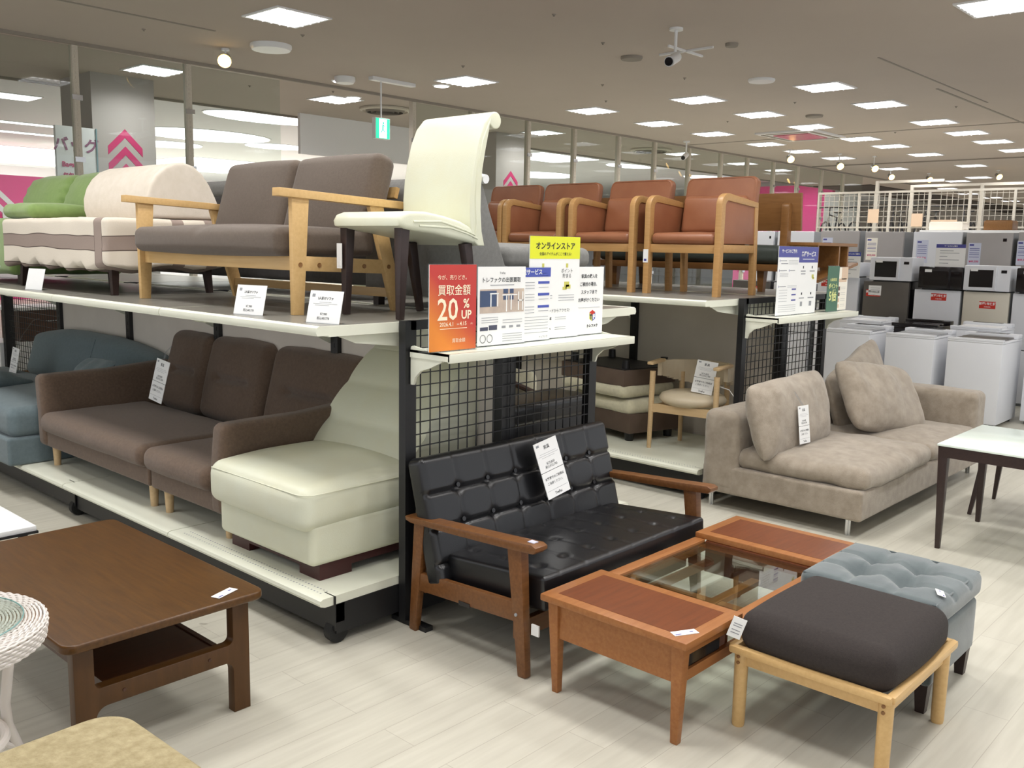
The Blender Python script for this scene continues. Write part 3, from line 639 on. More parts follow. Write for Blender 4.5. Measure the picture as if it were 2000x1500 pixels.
# grey-green velvet ottoman
t = thing('velvet_ottoman', 'square grey-green velvet ottoman with tufted lid behind the footstool', 'stool', (3.36, 1.17, 0), 0)
part('body', t, m_velvet, lambda g: cush(g, -.235, .235, -.235, .235, .10, .30, .018, (.006, .006, 0), 8))
pt = [(x, y) for x in (-.08, .08) for y in (-.08, .08)]
def otf(q, u):
    q = tufts(pt, .05, .042, 2, 1)(q, u)
    if u[2] > .45:
        d = 0
        for (x, y) in pt:
            dx, dy = q[0] - x, q[1] - y
            for (ax, ay) in ((1, 0), (0, 1)):
                d = max(d, .013 * math.exp(-((dx if ay else dy) / .012) ** 2))
        q = q.copy(); q[2] -= d
    return q
part('lid', t, m_velvet, lambda g: cush(g, -.245, .245, -.245, .245, .305, .40, .03, (.006, .006, .014), (30, 30, 3), otf), angle=70)
[part('button', t, m_velvet, lambda g: lathe(g, [(.011, 0), (.009, .005), (.003, .007)], 10, T(x, y, .366))) for x, y in pt]
part('piping', t, m_velvet, lambda g: tube(g, [(.232, -.232, .392), (.232, .232, .392), (-.232, .232, .392), (-.232, -.232, .392)], .004, 6, closed=True))
for sx in (-1, 1):
    for sy in (-1, 1): part('leg', t, w_espr, lambda g: beam(g, (sx * .205, sy * .205, 0), (sx * .205, sy * .205, .105), .03, .03, .045, .045, up=(0, 1, 0)))
label_card(3.22, .955, .408, 25, .06, .028, label='white price strip on the near edge of the velvet ottoman').rotation_euler.x = .25

# dark walnut coffee table at left
t = thing('walnut_coffee_table', 'large dark walnut coffee table with rounded corners and a lower shelf at lower left', 'table', (1.29, 3.13, 0))
part('table_top', t, w_dark, lambda g: prism(g, rrect(-.325, .325, -.565, .565, .04), .385, .412, RX(-90) @ Matrix.Diagonal((1, 1, 1, 1)) if False else Matrix(((1, 0, 0, 0), (0, 0, 1, 0), (0, 1, 0, 0), (0, 0, 0, 1))), r=.008, seg=3))
for y in (-.5, .5):
    def fr(g):
        out = [(-.285, 0), (-.225, 0), (-.225, .11)] + [(-.205 + .02 * math.cos(a), .13 + .02 * math.sin(a)) for a in []] + arc(-.19, .145, .035, 180, 90, 5) + [(.19, .18)] + arc(.19, .145, .035, 90, 0, 5) + [(.225, .11), (.225, 0), (.285, 0), (.285, .385), (.225, .385), (.225, .265)] + arc(.205, .26, .02, 0, -90, 4) + [(-.205, .24)] + arc(-.205, .26, .02, -90, -180, 4) + [(-.225, .385), (-.285, .385)]
        prism(g, out, y - .02, y + .02, r=.005)
    f = part('leg_frame', t, w_darkleg, fr, angle=30)
    if y < 0: part('dowel_plug', f, w_darkin, lambda g: [lathe(g, [(.006, 0), (.005, .002)], 10, T(x, y - .0205, .212) @ RX(90)) for x in (-.14, .14)])
part('lower_shelf', t, w_darkin, lambda g: (box(g, -.17, .17, -.48, .48, .222, .236), [box(g, x - .008, x + .008, -.48, .48, .215, .24) for x in (-.18, .18)]))

# white rattan side table
t = thing('rattan_table', 'round white woven rattan side table with a glass disc, cut by the left edge', 'table', (.68, 2.67, 0)); t.scale = (.86, .86, .965)
def weave(g):
    NA = 324
    for k in range(28):
        r = .305 - .0105 * k
        if r < .02: break
        tube(g, [(r * math.cos(a), r * math.sin(a), .545 + .0018 * math.sin(a * 54 + (k % 2) * PI)) for a in [2 * PI * i / NA for i in range(NA)]], .0042, 5, closed=True)
    for k in range(6):
        r = .312 - abs(k - 1) * .0015; z = .541 - k * .0095
        tube(g, [((r + .002 * math.sin(a * 54 + (k % 2) * PI)) * math.cos(a), (r + .002 * math.sin(a * 54 + (k % 2) * PI)) * math.sin(a), z) for a in [2 * PI * i / NA for i in range(NA)]], .0044, 5, closed=True)
part('woven_top', t, m_rat, weave); part('rim_skirt', t, m_pbeige, lambda g: lathe(g, [(.02, .537), (.30, .537), (.304, .52), (.30, .495)], 40), label='inner core of the weave, coloured as the shade in its gaps'); part('glass_edge', t, mat('glass_edge_teal', (120, 160, 156), .2), lambda g: tube(g, [(.246 * math.cos(2 * PI * i / 60), .246 * math.sin(2 * PI * i / 60), .556) for i in range(60)], .0022, 6, closed=True))  # core under the weave coloured darker to paint the shade in the gaps
part('glass_disc', t, glassmat('green_tinted_glass', (250, 254, 252), .12), lambda g: lathe(g, [(.244, .5535), (.246, .556), (.244, .5585)], 60)); part('yellow_sticker', t, m_olive, lambda g: lathe(g, [(.014, .5587), (.014, .5591)], 16, T(.17, .02, 0)), label='small yellow sticker under the glass')
for k in range(3):
    a = math.radians(12 + 120 * k); c, s_ = math.cos(a), math.sin(a)
    part('leg', t, m_rat, lambda g: tube(g, [(r * c, r * s_, z) for r, z in ((.25, .5), (.235, .42), (.22, .34), (.205, .25), (.21, .18), (.24, .1), (.295, .0))], [.017, .017, .017, .017, .017, .016, .015], 10))
    part('foot_brace', t, m_rat, lambda g: tube(g, [(.235 * c, .235 * s_, .10), (.15 * c, .15 * s_, .16), (.05 * c, .05 * s_, .13)], .011, 8))
part('ring_brace', t, m_rat, lambda g: tube(g, [(.175 * math.cos(a), .175 * math.sin(a), .20) for a in [2 * PI * i / 32 for i in range(32)]], .015, 8, closed=True))

# tan boucle pouf
t = thing('tan_pouf', 'tan boucle pouf with rounded corners at the bottom left corner', 'stool', (.70, 1.93, 0), 2)
def pouf(g):
    P = rrect(-.25, .25, -.24, .24, .09, 8); M0 = Matrix(((1, 0, 0, 0), (0, 0, 1, 0), (0, 1, 0, 0), (0, 0, 0, 1)))
    prism(g, P, .05, .395, M0, r=.02, seg=4)
part('cushion', t, m_tanw, pouf, angle=50)
for sx in (-1, 1):
    for sy in (-1, 1): part('foot', t, w_espr, lambda g: leg_round(g, (sx * .17, sy * .16, 0), (sx * .17, sy * .16, .055), .016, .02))

# low white table far left
t = thing('white_low_table', 'low white-topped table with a thin black edge at the far left behind the walnut table', 'table', (1.12, 5.0, 0))
part('table_top', t, m_white, lambda g: box(g, -.34, .34, -.9, .9, .30, .322, .003)); part('edge_band', t, m_blackm, lambda g: box(g, -.345, .345, -.905, .905, .29, .3))
for sx in (-1, 1):
    for sy in (-1, 1): part('leg', t, m_blackm, lambda g: box(g, sx * .3 - .015, sx * .3 + .015, sy * .85 - .015, sy * .85 + .015, 0, .29))

# beige one-arm sofa
t = thing('beige_sofa', 'long beige chenille sofa with one arm at its right end, standing by the second rack', 'sofa', (5.96, 2.40, 0))
part('base', t, m_beige, lambda g: cush(g, -1.10, 1.10, -.52, .47, .10, .27, .02, (0, 0, 0), 8, wr=.003), angle=60)
part('backrest', t, m_beige, lambda g: cush(g, -1.105, 1.105, .24, .475, .11, .60, .05, (0, .015, .01), (16, 4, 8), wr=.005), angle=60)
part('armrest', t, m_beige, lambda g: cush(g, .87, 1.105, -.50, .45, .11, .60, .05, (.01, 0, .01), (4, 12, 8), wr=.005), angle=60)
part('seat_cushion', t, m_beige, lambda g: cush(g, -1.075, -.06, -.535, .26, .26, .385, .055, (.012, .012, .035), (16, 14, 3), wr=.014, seed=1), angle=70)
part('seat_cushion', t, m_beige, lambda g: cush(g, -.05, .88, -.53, .26, .26, .37, .055, (.01, .012, .04), (16, 14, 3), wr=.012, seed=4), angle=70)
for sx in (-1, 1):
    for sy in (-1, 1): part('leg', t, m_chrome, lambda g: (box(g, sx * 1.04 - .014, sx * 1.04 + .014, sy * .43 - .003, sy * .43 + .003, 0, .11), box(g, sx * 1.04 - .003, sx * 1.04 + .003, sy * .43 - .014, sy * .43 + .014, 0, .11)))
def pil(label, M, w, h, tt, seed, name='throw_pillow', m=None, wr=.016):
    g = G(); pillow(g, w, h, tt, None, 0, 26, seed, wr); o = put(name, g, m or m_beige, angle=80); o.matrix_world = M; return tag(o, label, 'pillow')
pil('big beige pillow leaning on the left of the beige sofa back, with price tag', T(5.22, 2.49, .575) @ RZ(-3) @ RX(-14) @ RY(-3), .86, .46, .22, 2)
pil('slumped beige pillow standing behind between the other two pillows', T(6.50, 2.60, .58) @ RX(-12) @ RY(-15), .96, .52, .18, 5)
pil('small beige pillow tilted on its corner in the middle of the beige sofa', T(6.24, 2.34, .585) @ RZ(-8) @ RX(-30) @ RY(9), .82, .50, .22, 8)

# white glass-topped dining table and a dark stool behind it
t = thing('white_top_table', 'white glass-topped table with dark espresso legs at the right edge', 'table', (5.40, 1.12, 0))
part('table_top', t, m_whiteg, lambda g: box(g, -.385, .385, -.45, .45, .558, .57, .003)); part('apron', t, w_espr, lambda g: [box(g, -.37, .37, s * .435 - .01, s * .435 + .01, .50, .557) for s in (-1, 1)] + [box(g, s * .37 - .01, s * .37 + .01, -.43, .43, .50, .557) for s in (-1, 1)])
for sx in (-1, 1):
    for sy in (-1, 1): part('leg', t, w_espr, lambda g: beam(g, (sx * .345, sy * .415, 0), (sx * .355, sy * .42, .557), .024, .024, .05, .05, up=(0, 1, 0), r=.003))
t = thing('dark_stool', 'dark wooden stool with splayed legs half hidden behind the white-topped table', 'stool', (6.12, 1.42, 0))
part('seat', t, w_espr, lambda g: box(g, -.26, .26, -.22, .22, .42, .45, .01))
for sx in (-1, 1):
    for sy in (-1, 1): part('leg', t, w_espr, lambda g: beam(g, (sx * .25, sy * .2, 0), (sx * .17, sy * .15, .42), .02, .02, .04, .04, up=(0, 1, 0), r=.003))

# ------------------------------------------------------------------ lower shelf of the first rack (top at z=.2)
Z1 = .2005
t = thing('cream_lounge_chair', 'cream leather armless lounge chair with ribbed back and maroon base on the lower shelf', 'chair', (2.52, 3.305, Z1), -90)
# local: x width (+ = nearer the grid), -y = front
part('plinth', t, w_maroon, lambda g: (box(g, -.33, .33, -.40, .36, .035, .075), [box(g, sx * .33 - (.14 if sx > 0 else 0), sx * .33 + (0 if sx > 0 else .14), sy, sy + .16, 0, .035) for sx in (-1, 1) for sy in (-.4, .2)]))
part('seat_base', t, m_cream, lambda g: cush(g, -.35, .35, -.45, .40, .065, .25, .03, (.01, .01, 0), 8), angle=60)
def cseat(q, u):
    q = q.copy()
    if u[1] < -.3: q[2] -= .02 * (-u[1] - .3)
    return q
part('seat_cushion', t, m_cream, lambda g: cush(g, -.362, .362, -.50, .22, .225, .41, .055, (.012, .012, .028), (16, 14, 4), cseat), angle=60)
part('stitch_seam', t, m_cream, lambda g: tube(g, [(-.32, -.497, .372), (.32, -.497, .372), (.352, -.483, .372), (.371, -.45, .372), (.372, .1, .372)], .0025, 5))
def cback(g):
    # ribbed shell: profile in (y,z) swept along x with rounded ends
    prof = [(-.02, .36), (.0, .42)]
    n = 44; N = 16; vs = []; fs = []
    for i in range(n + 1):
        u = i / n; y = .04 + .40 * (u ** 1.25); z = .33 + .50 * u ** .92
        rib = .020 * abs(math.sin(u * PI * 3.0)) ** .5
        ny, nz = -.78, .62
        vs.append((y + ny * rib, z + nz * rib * .4))
    top = arc(.48, .80, .055, 150, -20, 6); prof = vs + [(a, b) for a, b in top] + [(.50, .72), (.42, .30), (.34, .1), (.1, .1), (.04, .3)]
    prism(g, prof, -.36, .36, RZ(90) @ Matrix.Diagonal((1, 1, 1, 1)), r=.022, seg=4)
part('backrest', t, m_cream, cback, angle=50)
t = thing('cream_lounge_chair_head', 'cream leather headrest', 'x') if False else None

# brown sectional: two modules
def back_cushion(g, x0, x1, y, z0, z1, seed=0):
    def f(q, u):
        q = q.copy()
        if u[1] < -.4:
            q[1] += .034 * math.exp(-((q[2] + .0) / .020) ** 2) * (1 if abs(u[0]) < .45 else math.exp(-((abs(u[0]) - .45) / .1) ** 2))
        q[0] *= 1 - .04 * max(0, u[2]) ** 2; return q
    cush(g, x0, x1, -.085, .085, z0, z1, .06, (.008, .02, .014), (22, 4, 30), f, T(0, y, 0) @ RX(-14), wr=.004, seed=seed)
def module(name, label, y_mid, w, backs, arm, seatx, legs):
    t = thing(name, label, 'sofa', (2.53, y_mid, Z1), -90)
    part('base', t, m_brownf, lambda g: cush(g, -w / 2, w / 2, -.425, .40, .12, .225, .015, (0, 0, 0), 8), angle=60)
    part('seat_cushion', t, m_brownf, lambda g: cush(g, seatx[0], seatx[1], -.47, .20, .215, .335, .05, (.006, .012, .012), (14, 12, 4), wr=.004, seed=int(w * 9)), angle=60)
    for k, (a, b) in enumerate(backs): part('back_cushion', t, m_brownf, lambda g: back_cushion(g, a, b, .29, .28, .78, k), angle=60)
    part('back_frame', t, m_brownf, lambda g: cush(g, -w / 2, w / 2, -.04, .04, .12, .62, .03, (0, 0, 0), 6, M=T(0, .38, 0) @ RX(-8)), angle=60)
    s = arm; xc = s * (w / 2 - .045)
    def arm_(q, u):
        q = q.copy(); q[2] += .035 * max(0, u[1]) * max(0, u[2]); q[0] += s * .03 * max(0, u[2]); return q
    part('armrest', t, m_brownf, lambda g: cush(g, xc - .055, xc + .055, -.44, .40, .12, .545, .035, (0, .006, .006), (4, 12, 8), arm_), angle=60)
    for x, y in legs: part('leg', t, w_pale, lambda g: leg_round(g, (x, y, 0), (x, y, .125), .019, .025, 14))
    return t
module('brown_sofa_module', 'brown fabric sofa section with two back cushions and left arm, beside the blue sofa', 5.07, 1.36, ((-.63, -.13), (-.14, .52)), -1, (-.59, .68), ((-.6, -.37), (.62, -.37), (-.6, .33), (.62, .33)))
module('brown_sofa_module', 'narrow brown fabric sofa section with a right arm, beside the cream lounge chair', 4.02, .70, ((-.50, .31), ), 1, (-.355, .265), ((-.27, -.37), (.3, -.37), (-.27, .33), (.3, .33)))

# blue grey sofa with cushion
t = thing('blue_sofa', 'blue-grey fabric chaise sofa at the far left end of the lower shelf', 'sofa', (2.45, 6.82, Z1), -90)
part('base', t, m_blue, lambda g: cush(g, -1.0, 1.03, -.52, .40, .0, .17, .02, (0, 0, 0), 8), angle=60)
part('seat_cushion', t, m_blue, lambda g: cush(g, -1.0, 1.03, -.50, .20, .16, .345, .06, (.004, .01, .02), (14, 12, 4), wr=.005), angle=60)
def bb(q, u):
    q = q.copy(); q[1] -= .02 * math.cos(u[0] * 2); q[2] -= .07 * max(0, u[2]) * abs(u[0]) ** 3; return q
part('backrest', t, m_blue, lambda g: cush(g, -1.05, 1.05, -.1, .1, .25, .66, .07, (0, .02, .02), (22, 4, 12), bb, T(0, .34, 0) @ RX(-16), wr=.004), angle=60)
part('seam', t, m_blue, lambda g: tube(g, [(.42, .17, .34), (.42, .28, .66)], .003, 5))
pil('dark blue-grey cushion lying on the blue sofa at the left edge', T(2.15, 6.82, .595) @ RZ(-70) @ RX(80), .5, .42, .15, 3, 'seat_pillow', m_blue)
pil('flat blue-grey cushion leaning low against the back of the blue sofa', T(2.50, 5.98, .66) @ RZ(-90) @ RX(-40), .42, .3, .12, 6, 'seat_pillow', m_blue)

# cabinet seen through the open grid at far left
t = thing('drawer_cabinet', 'brown drawer cabinet with metal handle seen through the wire grid at far left', 'cabinet', (3.35, 9.05, 0))
part('body', t, w_cab, lambda g: box(g, -.25, .35, -.22, .22, .62, .90)); part('worktop', t, m_white, lambda g: box(g, -.35, .4, -.26, .24, .90, .925)); part('lower_body', t, m_white, lambda g: box(g, -.42, .15, -.22, .22, .36, .62)); part('base_box', t, w_oakd, lambda g: box(g, -.4, .35, -.2, .2, 0, .36))
part('handle', t, m_steel, lambda g: tube(g, [(-.02, -.225, .80), (-.02, -.245, .80), (.14, -.245, .80), (.14, -.225, .80)], .005, 6))

# ------------------------------------------------------------------ upper shelf of the first rack
Z2 = 1.2465
t = thing('beech_sofa', 'taupe two-seat sofa with light beech frame on the upper shelf beside the cream chair', 'sofa', (2.47, 3.98, Z2), -90)
for s in (-1, 1):
    x = s * .68
    part('armrest', t, w_beech, lambda g: beam(g, (x, -.31, .505), (x, .40, .475), .052, .034, r=.003))
    part('front_leg', t, w_beech, lambda g: beam(g, (x, -.215, 0), (x, -.20, .487), .026, .05, .026, .085, up=(0, 1, 0), r=.002))
    part('rear_leg', t, w_beech, lambda g: beam(g, (x, .33, 0), (x, .20, .475), .026, .06, .026, .075, up=(0, 1, 0), r=.002))
    part('side_rail', t, w_beech, lambda g: beam(g, (x, -.19, .215), (x, .25, .20), .024, .062, r=.002))
    part('bolt_plug', t, w_oakd, lambda g: [lathe(g, [(.010, 0), (.010, .002), (.005, .001)], 12, T(x + s * .0135, y, z) @ RY(s * 90)) for y, z in ((-.205, .21), (-.11, .208), (.13, .203), (.27, .2))] + [lathe(g, [(.008, 0), (.008, .002)], 12, T(x + s * .0265, .37, .478) @ RY(s * 90))])
part('front_rail', t, w_beech, lambda g: box(g, -.665, .665, -.215, -.19, .185, .245, .002)); part('rear_rail', t, w_beech, lambda g: box(g, -.665, .665, .22, .245, .17, .22, .002)); part('stretcher', t, w_beech, lambda g: box(g, -.665, .665, .295, .32, .06, .10, .002))
def bs(q, u):
    q = q.copy()
    if u[2] > .3: q[2] -= .012 * math.exp(-(q[0] / .02) ** 2)
    return q
part('seat_cushion', t, m_brownd, lambda g: cush(g, -.65, .65, -.285, .24, .245, .365, .04, (.006, .012, .02), (26, 10, 3), bs), angle=60)
for s, a, b in ((-1, -.645, -.003), (1, .003, .645)): part('back_cushion', t, m_brownd, lambda g: cush(g, a, b, -.06, .06, -.0, .40, .045, (.006, .02, .01), (12, 3, 10), M=T(0, .20, .32) @ RX(-17)), angle=60)
part('back_frame', t, w_beech, lambda g: [box(g, -.65, .65, -.01, .01, z, z + .05, M=T(0, .29, .32) @ RX(-17)) for z in (.05, .2)])

t = thing('cream_dining_chair', 'tall cream leather dining chair with scrolled back standing on the upper shelf corner', 'chair', (2.73, 3.02, Z2 + .002), -90)
# local: -y is the front (towards the aisle)
def chseat(g):
    up_ = [(-.34, .395), (-.325, .418), (-.29, .43), (-.2, .432), (-.1, .42), (0, .40), (.08, .37)]
    lo = [(.135, .30), (.03, .318), (-.15, .345), (-.30, .36), (-.335, .372)]
    prism(g, up_ + lo, -.215, .215, RZ(90), r=.02, seg=4)
part('seat', t, m_cream, chseat, angle=50)
def chback(g):
    f = [(.02, .33), (.01, .42), (.01, .50), (.018, .58), (.034, .66), (.056, .74), (.088, .81), (.13, .855)]
    sc = arc(.155, .828, .036, 100, -150, 12); b = [(.118, .78), (.098, .70), (.082, .62), (.075, .54), (.074, .45), (.082, .36), (.10, .30), (.06, .30)]
    prism(g, f + sc + b, -.215, .215, T(0, .04, 0) @ RZ(90), r=.012, seg=3)
bk = part('backrest', t, m_cream, chback, angle=50)
[part('piping', bk, m_cream, lambda g: tube(g, [(s * .2155, y + .035, z) for y, z in pp], .0045, 6)) for s in (-1, 1) for pp in ([(-.30, .39), (-.15, .395), (-.02, .365), (.045, .345), (.052, .40), (.045, .5), (.055, .62), (.085, .74), (.13, .83)], [(-.27, .375), (-.1, .372), (.0, .35), (.06, .33)])]
for x in (-.175, .175):
    part('front_leg', t, w_espr, lambda g: beam(g, (x, -.30, 0), (x, -.29, .365), .026, .026, .045, .045, up=(0, 1, 0), r=.003)); part('rear_leg', t, w_espr, lambda g: beam(g, (x, .12, 0), (x, .06, .31), .026, .026, .04, .045, up=(0, 1, 0), r=.003))
part('hang_tag', t, m_paper, lambda g: (box(g, -.205, -.17, -.325, -.3235, .195, .30), box(g, -.197, -.180, -.3262, -.325, .205, .225, m=0)), label='small white tag with barcode')

# striped slip-covered sofa with a rolled cushion on top
m_cover = mat('striped_cover', (226, 216, 198), .92, bump=.3, bs=260)
def cover_nodes(m):
    t = m.node_tree; b = t.nodes['Principled BSDF']; tc = t.nodes.new('ShaderNodeTexCoord'); sp = t.nodes.new('ShaderNodeSeparateXYZ'); t.links.new(tc.outputs['Object'], sp.inputs[0])
    def band(out, lo, hi, nz=True):
        a = t.nodes.new('ShaderNodeMath'); a.operation = 'GREATER_THAN'; a.inputs[1].default_value = lo; c = t.nodes.new('ShaderNodeMath'); c.operation = 'LESS_THAN'; c.inputs[1].default_value = hi
        mu = t.nodes.new('ShaderNodeMath'); mu.operation = 'MULTIPLY'; t.links.new(out, a.inputs[0]); t.links.new(out, c.inputs[0]); t.links.new(a.outputs[0], mu.inputs[0]); t.links.new(c.outputs[0], mu.inputs[1]); return mu.outputs[0]
    wv = t.nodes.new('ShaderNodeTexNoise'); wv.inputs['Scale'].default_value = 2.2; wv.inputs['Detail'].default_value = 1; t.links.new(tc.outputs['Object'], wv.inputs['Vector'])
    ad = t.nodes.new('ShaderNodeMath'); ad.operation = 'MULTIPLY_ADD'; ad.inputs[1].default_value = .05; t.links.new(wv.outputs[0], ad.inputs[0]); t.links.new(sp.outputs['Z'], ad.inputs[2])
    col = None; prev = lin((216, 206, 190))
    def over(fac, c, base):
        mx = t.nodes.new('ShaderNodeMix'); mx.data_type = 'RGBA'; t.links.new(fac, mx.inputs[0]); mx.inputs[7].default_value = lin(c)
        if base is None: mx.inputs[6].default_value = prev
        else: t.links.new(base, mx.inputs[6])
        return mx.outputs[2]
    gr = (150, 134, 124); dk = (92, 78, 70)
    c = over(band(ad.outputs[0], .275, .345), gr, None); c = over(band(ad.outputs[0], .11, .165), gr, c)
    for z in (.273, .347, .167): c = over(band(ad.outputs[0], z - .0025, z + .0025), dk, c)
    c = over(band(sp.outputs['X'], .60, .685), gr, c)
    for x in (.598, .687): c = over(band(sp.outputs['X'], x - .002, x + .002), dk, c)
    for y in (0.02, .22): c = over(band(sp.outputs['Y'], y, y + .07), gr, c)
    t.links.new(c, b.inputs['Base Color'])
cover_nodes(m_cover)
t = thing('striped_sofa', 'low sofa bench under an off-white cover with grey stripes on the upper shelf', 'sofa', (2.52, 5.62, Z2), -90)
def cvf(q, u):
    q = q.copy()
    if u[2] < -.2: q[2] += .016 * math.sin(q[0] * 21) * math.cos(q[1] * 17) + .01 * math.sin(q[0] * 47)
    return q
part('cover', t, m_cover, lambda g: cush(g, -.74, .72, -.36, .38, .14, .415, .03, (0, 0, .006), (26, 14, 10), cvf, wr=.006), angle=60)
for sx in (-1, 1):
    for sy in (-1, 1): part('leg', t, w_espr, lambda g: beam(g, (sx * .64, sy * .28, 0), (sx * .62, sy * .27, .19), .03, .03, .045, .045, up=(0, 1, 0)))
def bol(g):
    P = [(-.19, .0), (-.205, .05), (-.205, .12), (-.185, .185), (-.15, .24), (-.10, .285), (-.04, .31), (.02, .318), (.08, .30), (.13, .262), (.175, .20), (.21, .13), (.24, .06), (.25, .02), (.235, 0)]
    prism(g, P, -.42, .42, RZ(90), r=.045, seg=5)
t = thing('back_bolster', 'large off-white rounded back cushion lying on the striped sofa bench', 'cushion', (2.66, 5.42, Z2 + .42), -90)
part('cushion', t, m_offw, bol, angle=60); part('piping', t, m_offw, lambda g: tube(g, [(.405, a, b) for a, b in [(-.19, .02), (-.19, .12), (-.14, .23), (-.05, .295), (.05, .298), (.12, .25), (.20, .13), (.235, .03)]], .004, 6))
part('underside_panel', t, m_greige, lambda g: prism(g, [(-.16, .005), (-.14, .07), (.20, .07), (.235, .005)], .419, .424, RZ(90)), label='grey panel on the end')

# green sofa
t = thing('green_sofa', 'bright green fabric sofa with gathered cushions at the far left of the upper shelf', 'sofa', (2.62, 7.15, Z2), -90)
part('base', t, m_green, lambda g: cush(g, -.70, .74, -.40, .34, .06, .42, .04, (0, 0, .01), 10, wr=.006), angle=60)
def gf(q, u):
    q = q.copy(); e = max(0, 1 - abs(abs(u[0]) - 1) / .25) if abs(u[0]) > .72 else 0
    q[1] += .012 * e * math.sin(q[2] * 80); return q
for a, b in ((-.42, .34), (.34, 1.0)): part('back_cushion', t, m_green, lambda g: cush(g, a, b, -.09, .09, 0, .36, .075, (.01, .04, .02), (20, 4, 26), gf, T(0, .13, .40) @ RX(-24), wr=.008, seed=int(a * 9)), angle=70)
part('seat_roll', t, m_green, lambda g: cush(g, .58, 1.04, -.38, .0, .422, .51, .045, (.01, .01, .012), (18, 6, 3), wr=.007), angle=70)
for sx in (-.6, .7): part('leg', t, w_espr, lambda g: box(g, sx - .025, sx + .025, -.34, -.29, 0, .07))

# grey sofas on the far side of the first rack, seen from behind
t = thing('grey_lounge_sofa', 'small grey sofa with sloping back end, behind the cream dining chair', 'sofa', (3.42, 3.40, Z2), 90)
def gl(g): prism(g, [(-.10, .06), (.49, .06), (.49, .50), (.475, .58), (.45, .61), (.42, .585), (.36, .44), (.26, .215), (.2, .2), (-.1, .2)], -.30, .45, RZ(90) , r=.015, seg=3)
part('frame', t, m_greyf, gl, angle=50); part('seat_cushion', t, m_greyf, lambda g: cush(g, -.44, .29, -.40, .24, .2, .30, .04, (0, .01, .02), 8), angle=60)
part('head_roll', t, m_white, lambda g: tube(g, [(-.47, .42, .595), (-.40, .42, .60), (-.32, .42, .60)], [.02, .027, .025], 14), label='pale head roll')
for sx in (-.4, .25): part('leg', t, w_espr, lambda g: (box(g, sx - .02, sx + .02, -.06, -.02, 0, .07), box(g, sx - .02, sx + .02, .42, .46, 0, .07)))
t = thing('dark_sofa', 'dark sofa with pale grey top edge behind the left arm of the taupe sofa', 'sofa', (3.45, 5.15, Z2), 90)
part('frame', t, m_dkgrey, lambda g: cush(g, -1.25, 1.25, -.38, .33, .08, .40, .03, (0, 0, 0), 8), angle=60); part('backrest', t, m_dkgrey, lambda g: cush(g, -1.25, 1.25, .18, .33, .35, .60, .03, (0, 0, .01), 8), angle=60); part('top_cushion', t, m_greyf, lambda g: cush(g, -1.25, 1.25, .16, .34, .57, .67, .04, (0, 0, .01), 8), angle=60, label='pale grey cushion')
for sx in (-1, 1): part('leg', t, w_espr, lambda g: box(g, sx * 1.1 - .02, sx * 1.1 + .02, -.3, -.26, 0, .09))

# ------------------------------------------------------------------ second rack: upper shelf
def armchair():
    t = thing('tan_armchair', '', 'chair', (0, 0, 0), -90, 'tan leather armchairs in a row on the second rack')
    W2 = .262
    for s in (-1, 1):
        x = s * W2
        def fr(g):
            o = [(-.27, 0), (-.225, 0)] + [(-.225, .55)] + arc(-.195, .58, .028, 180, 90, 4) + [(.19, .555), (.19, .59)] + [(-.19, .635)] + arc(-.205, .57, .065, 85, 180, 6)
            prism(g, o, x - .021, x + .021, RZ(90) @ Matrix.Identity(4), r=.005)
        M = RZ(90)
        def fr2(g):
            o = [(-.27, 0), (-.225, 0), (-.22, .545)] + arc(-.185, .56, .035, 180, 95, 4) + [(.19, .565), (.19, .60)] + [(-.17, .64)] + arc(-.19, .56, .08, 88, 180, 6)
            prism(g, o, -x - .021, -x + .021, RZ(90), r=.005)
        part('arm_frame', t, w_oak, fr2, angle=30)
        part('arm_panel', t, m_orange, lambda g: box(g, x - .014, x + .014, -.215, .19, .33, .60, .004))
        part('rear_leg', t, w_oak, lambda g: beam(g, (x, .205, 0), (x, .175, .60), .038, .04, .038, .045, up=(0, 1, 0), r=.004))
        part('side_rail', t, w_oak, lambda g: box(g, x - .016, x + .016, -.22, .18, .275, .325, .003))
    part('front_rail', t, w_oak, lambda g: box(g, -.245, .245, -.255, -.228, .268, .322, .003)); part('rear_rail', t, w_oak, lambda g: box(g, -.245, .245, .165, .19, .27, .32, .003))
    part('seat', t, m_orange, lambda g: cush(g, -.238, .238, -.262, .17, .322, .395, .03, (.0, .008, .012), (8, 8, 3)), angle=60)
    b = part('backrest', t, m_orange, lambda g: prism(g, rrect(-.265, .265, 0, .40, .045, 6), -.03, .03, T(0, .165, .375) @ RX(-9), r=.018, seg=3), angle=50)
    part('lumbar_pad', t, m_orange, lambda g: cush(g, -.235, .235, -.04, .03, .01, .27, .035, (0, .02, 0), (10, 3, 8), M=T(0, .105, .38) @ RX(-9)), angle=60)
    part('piping', b, m_orange, lambda g: tube(g, [(x, -.028, z) for x, z in [(-.255, .02), (-.257, .34), (-.245, .375), (-.22, .39), (.22, .39), (.245, .375), (.257, .34), (.255, .02)]], .0045, 6, M=T(0, .165, .375) @ RX(-9)))
    return t
ac = armchair(); Z3 = Z2
for i, (y, l) in enumerate(((3.385, 'nearest tan leather armchair, at the right end of the row on the second rack'), (4.06, 'second tan leather armchair from the right, with a wrinkled lumbar pad and small tag'), (4.72, 'third tan leather armchair from the right, behind the yellow sign'), (5.32, 'farthest tan leather armchair, partly hidden by the cream chair'))):
    o = ac if i == 0 else dup(ac); o.location = (5.60, y, Z3); o.scale = (1.04, 1.04, 1.04); o['label'] = l
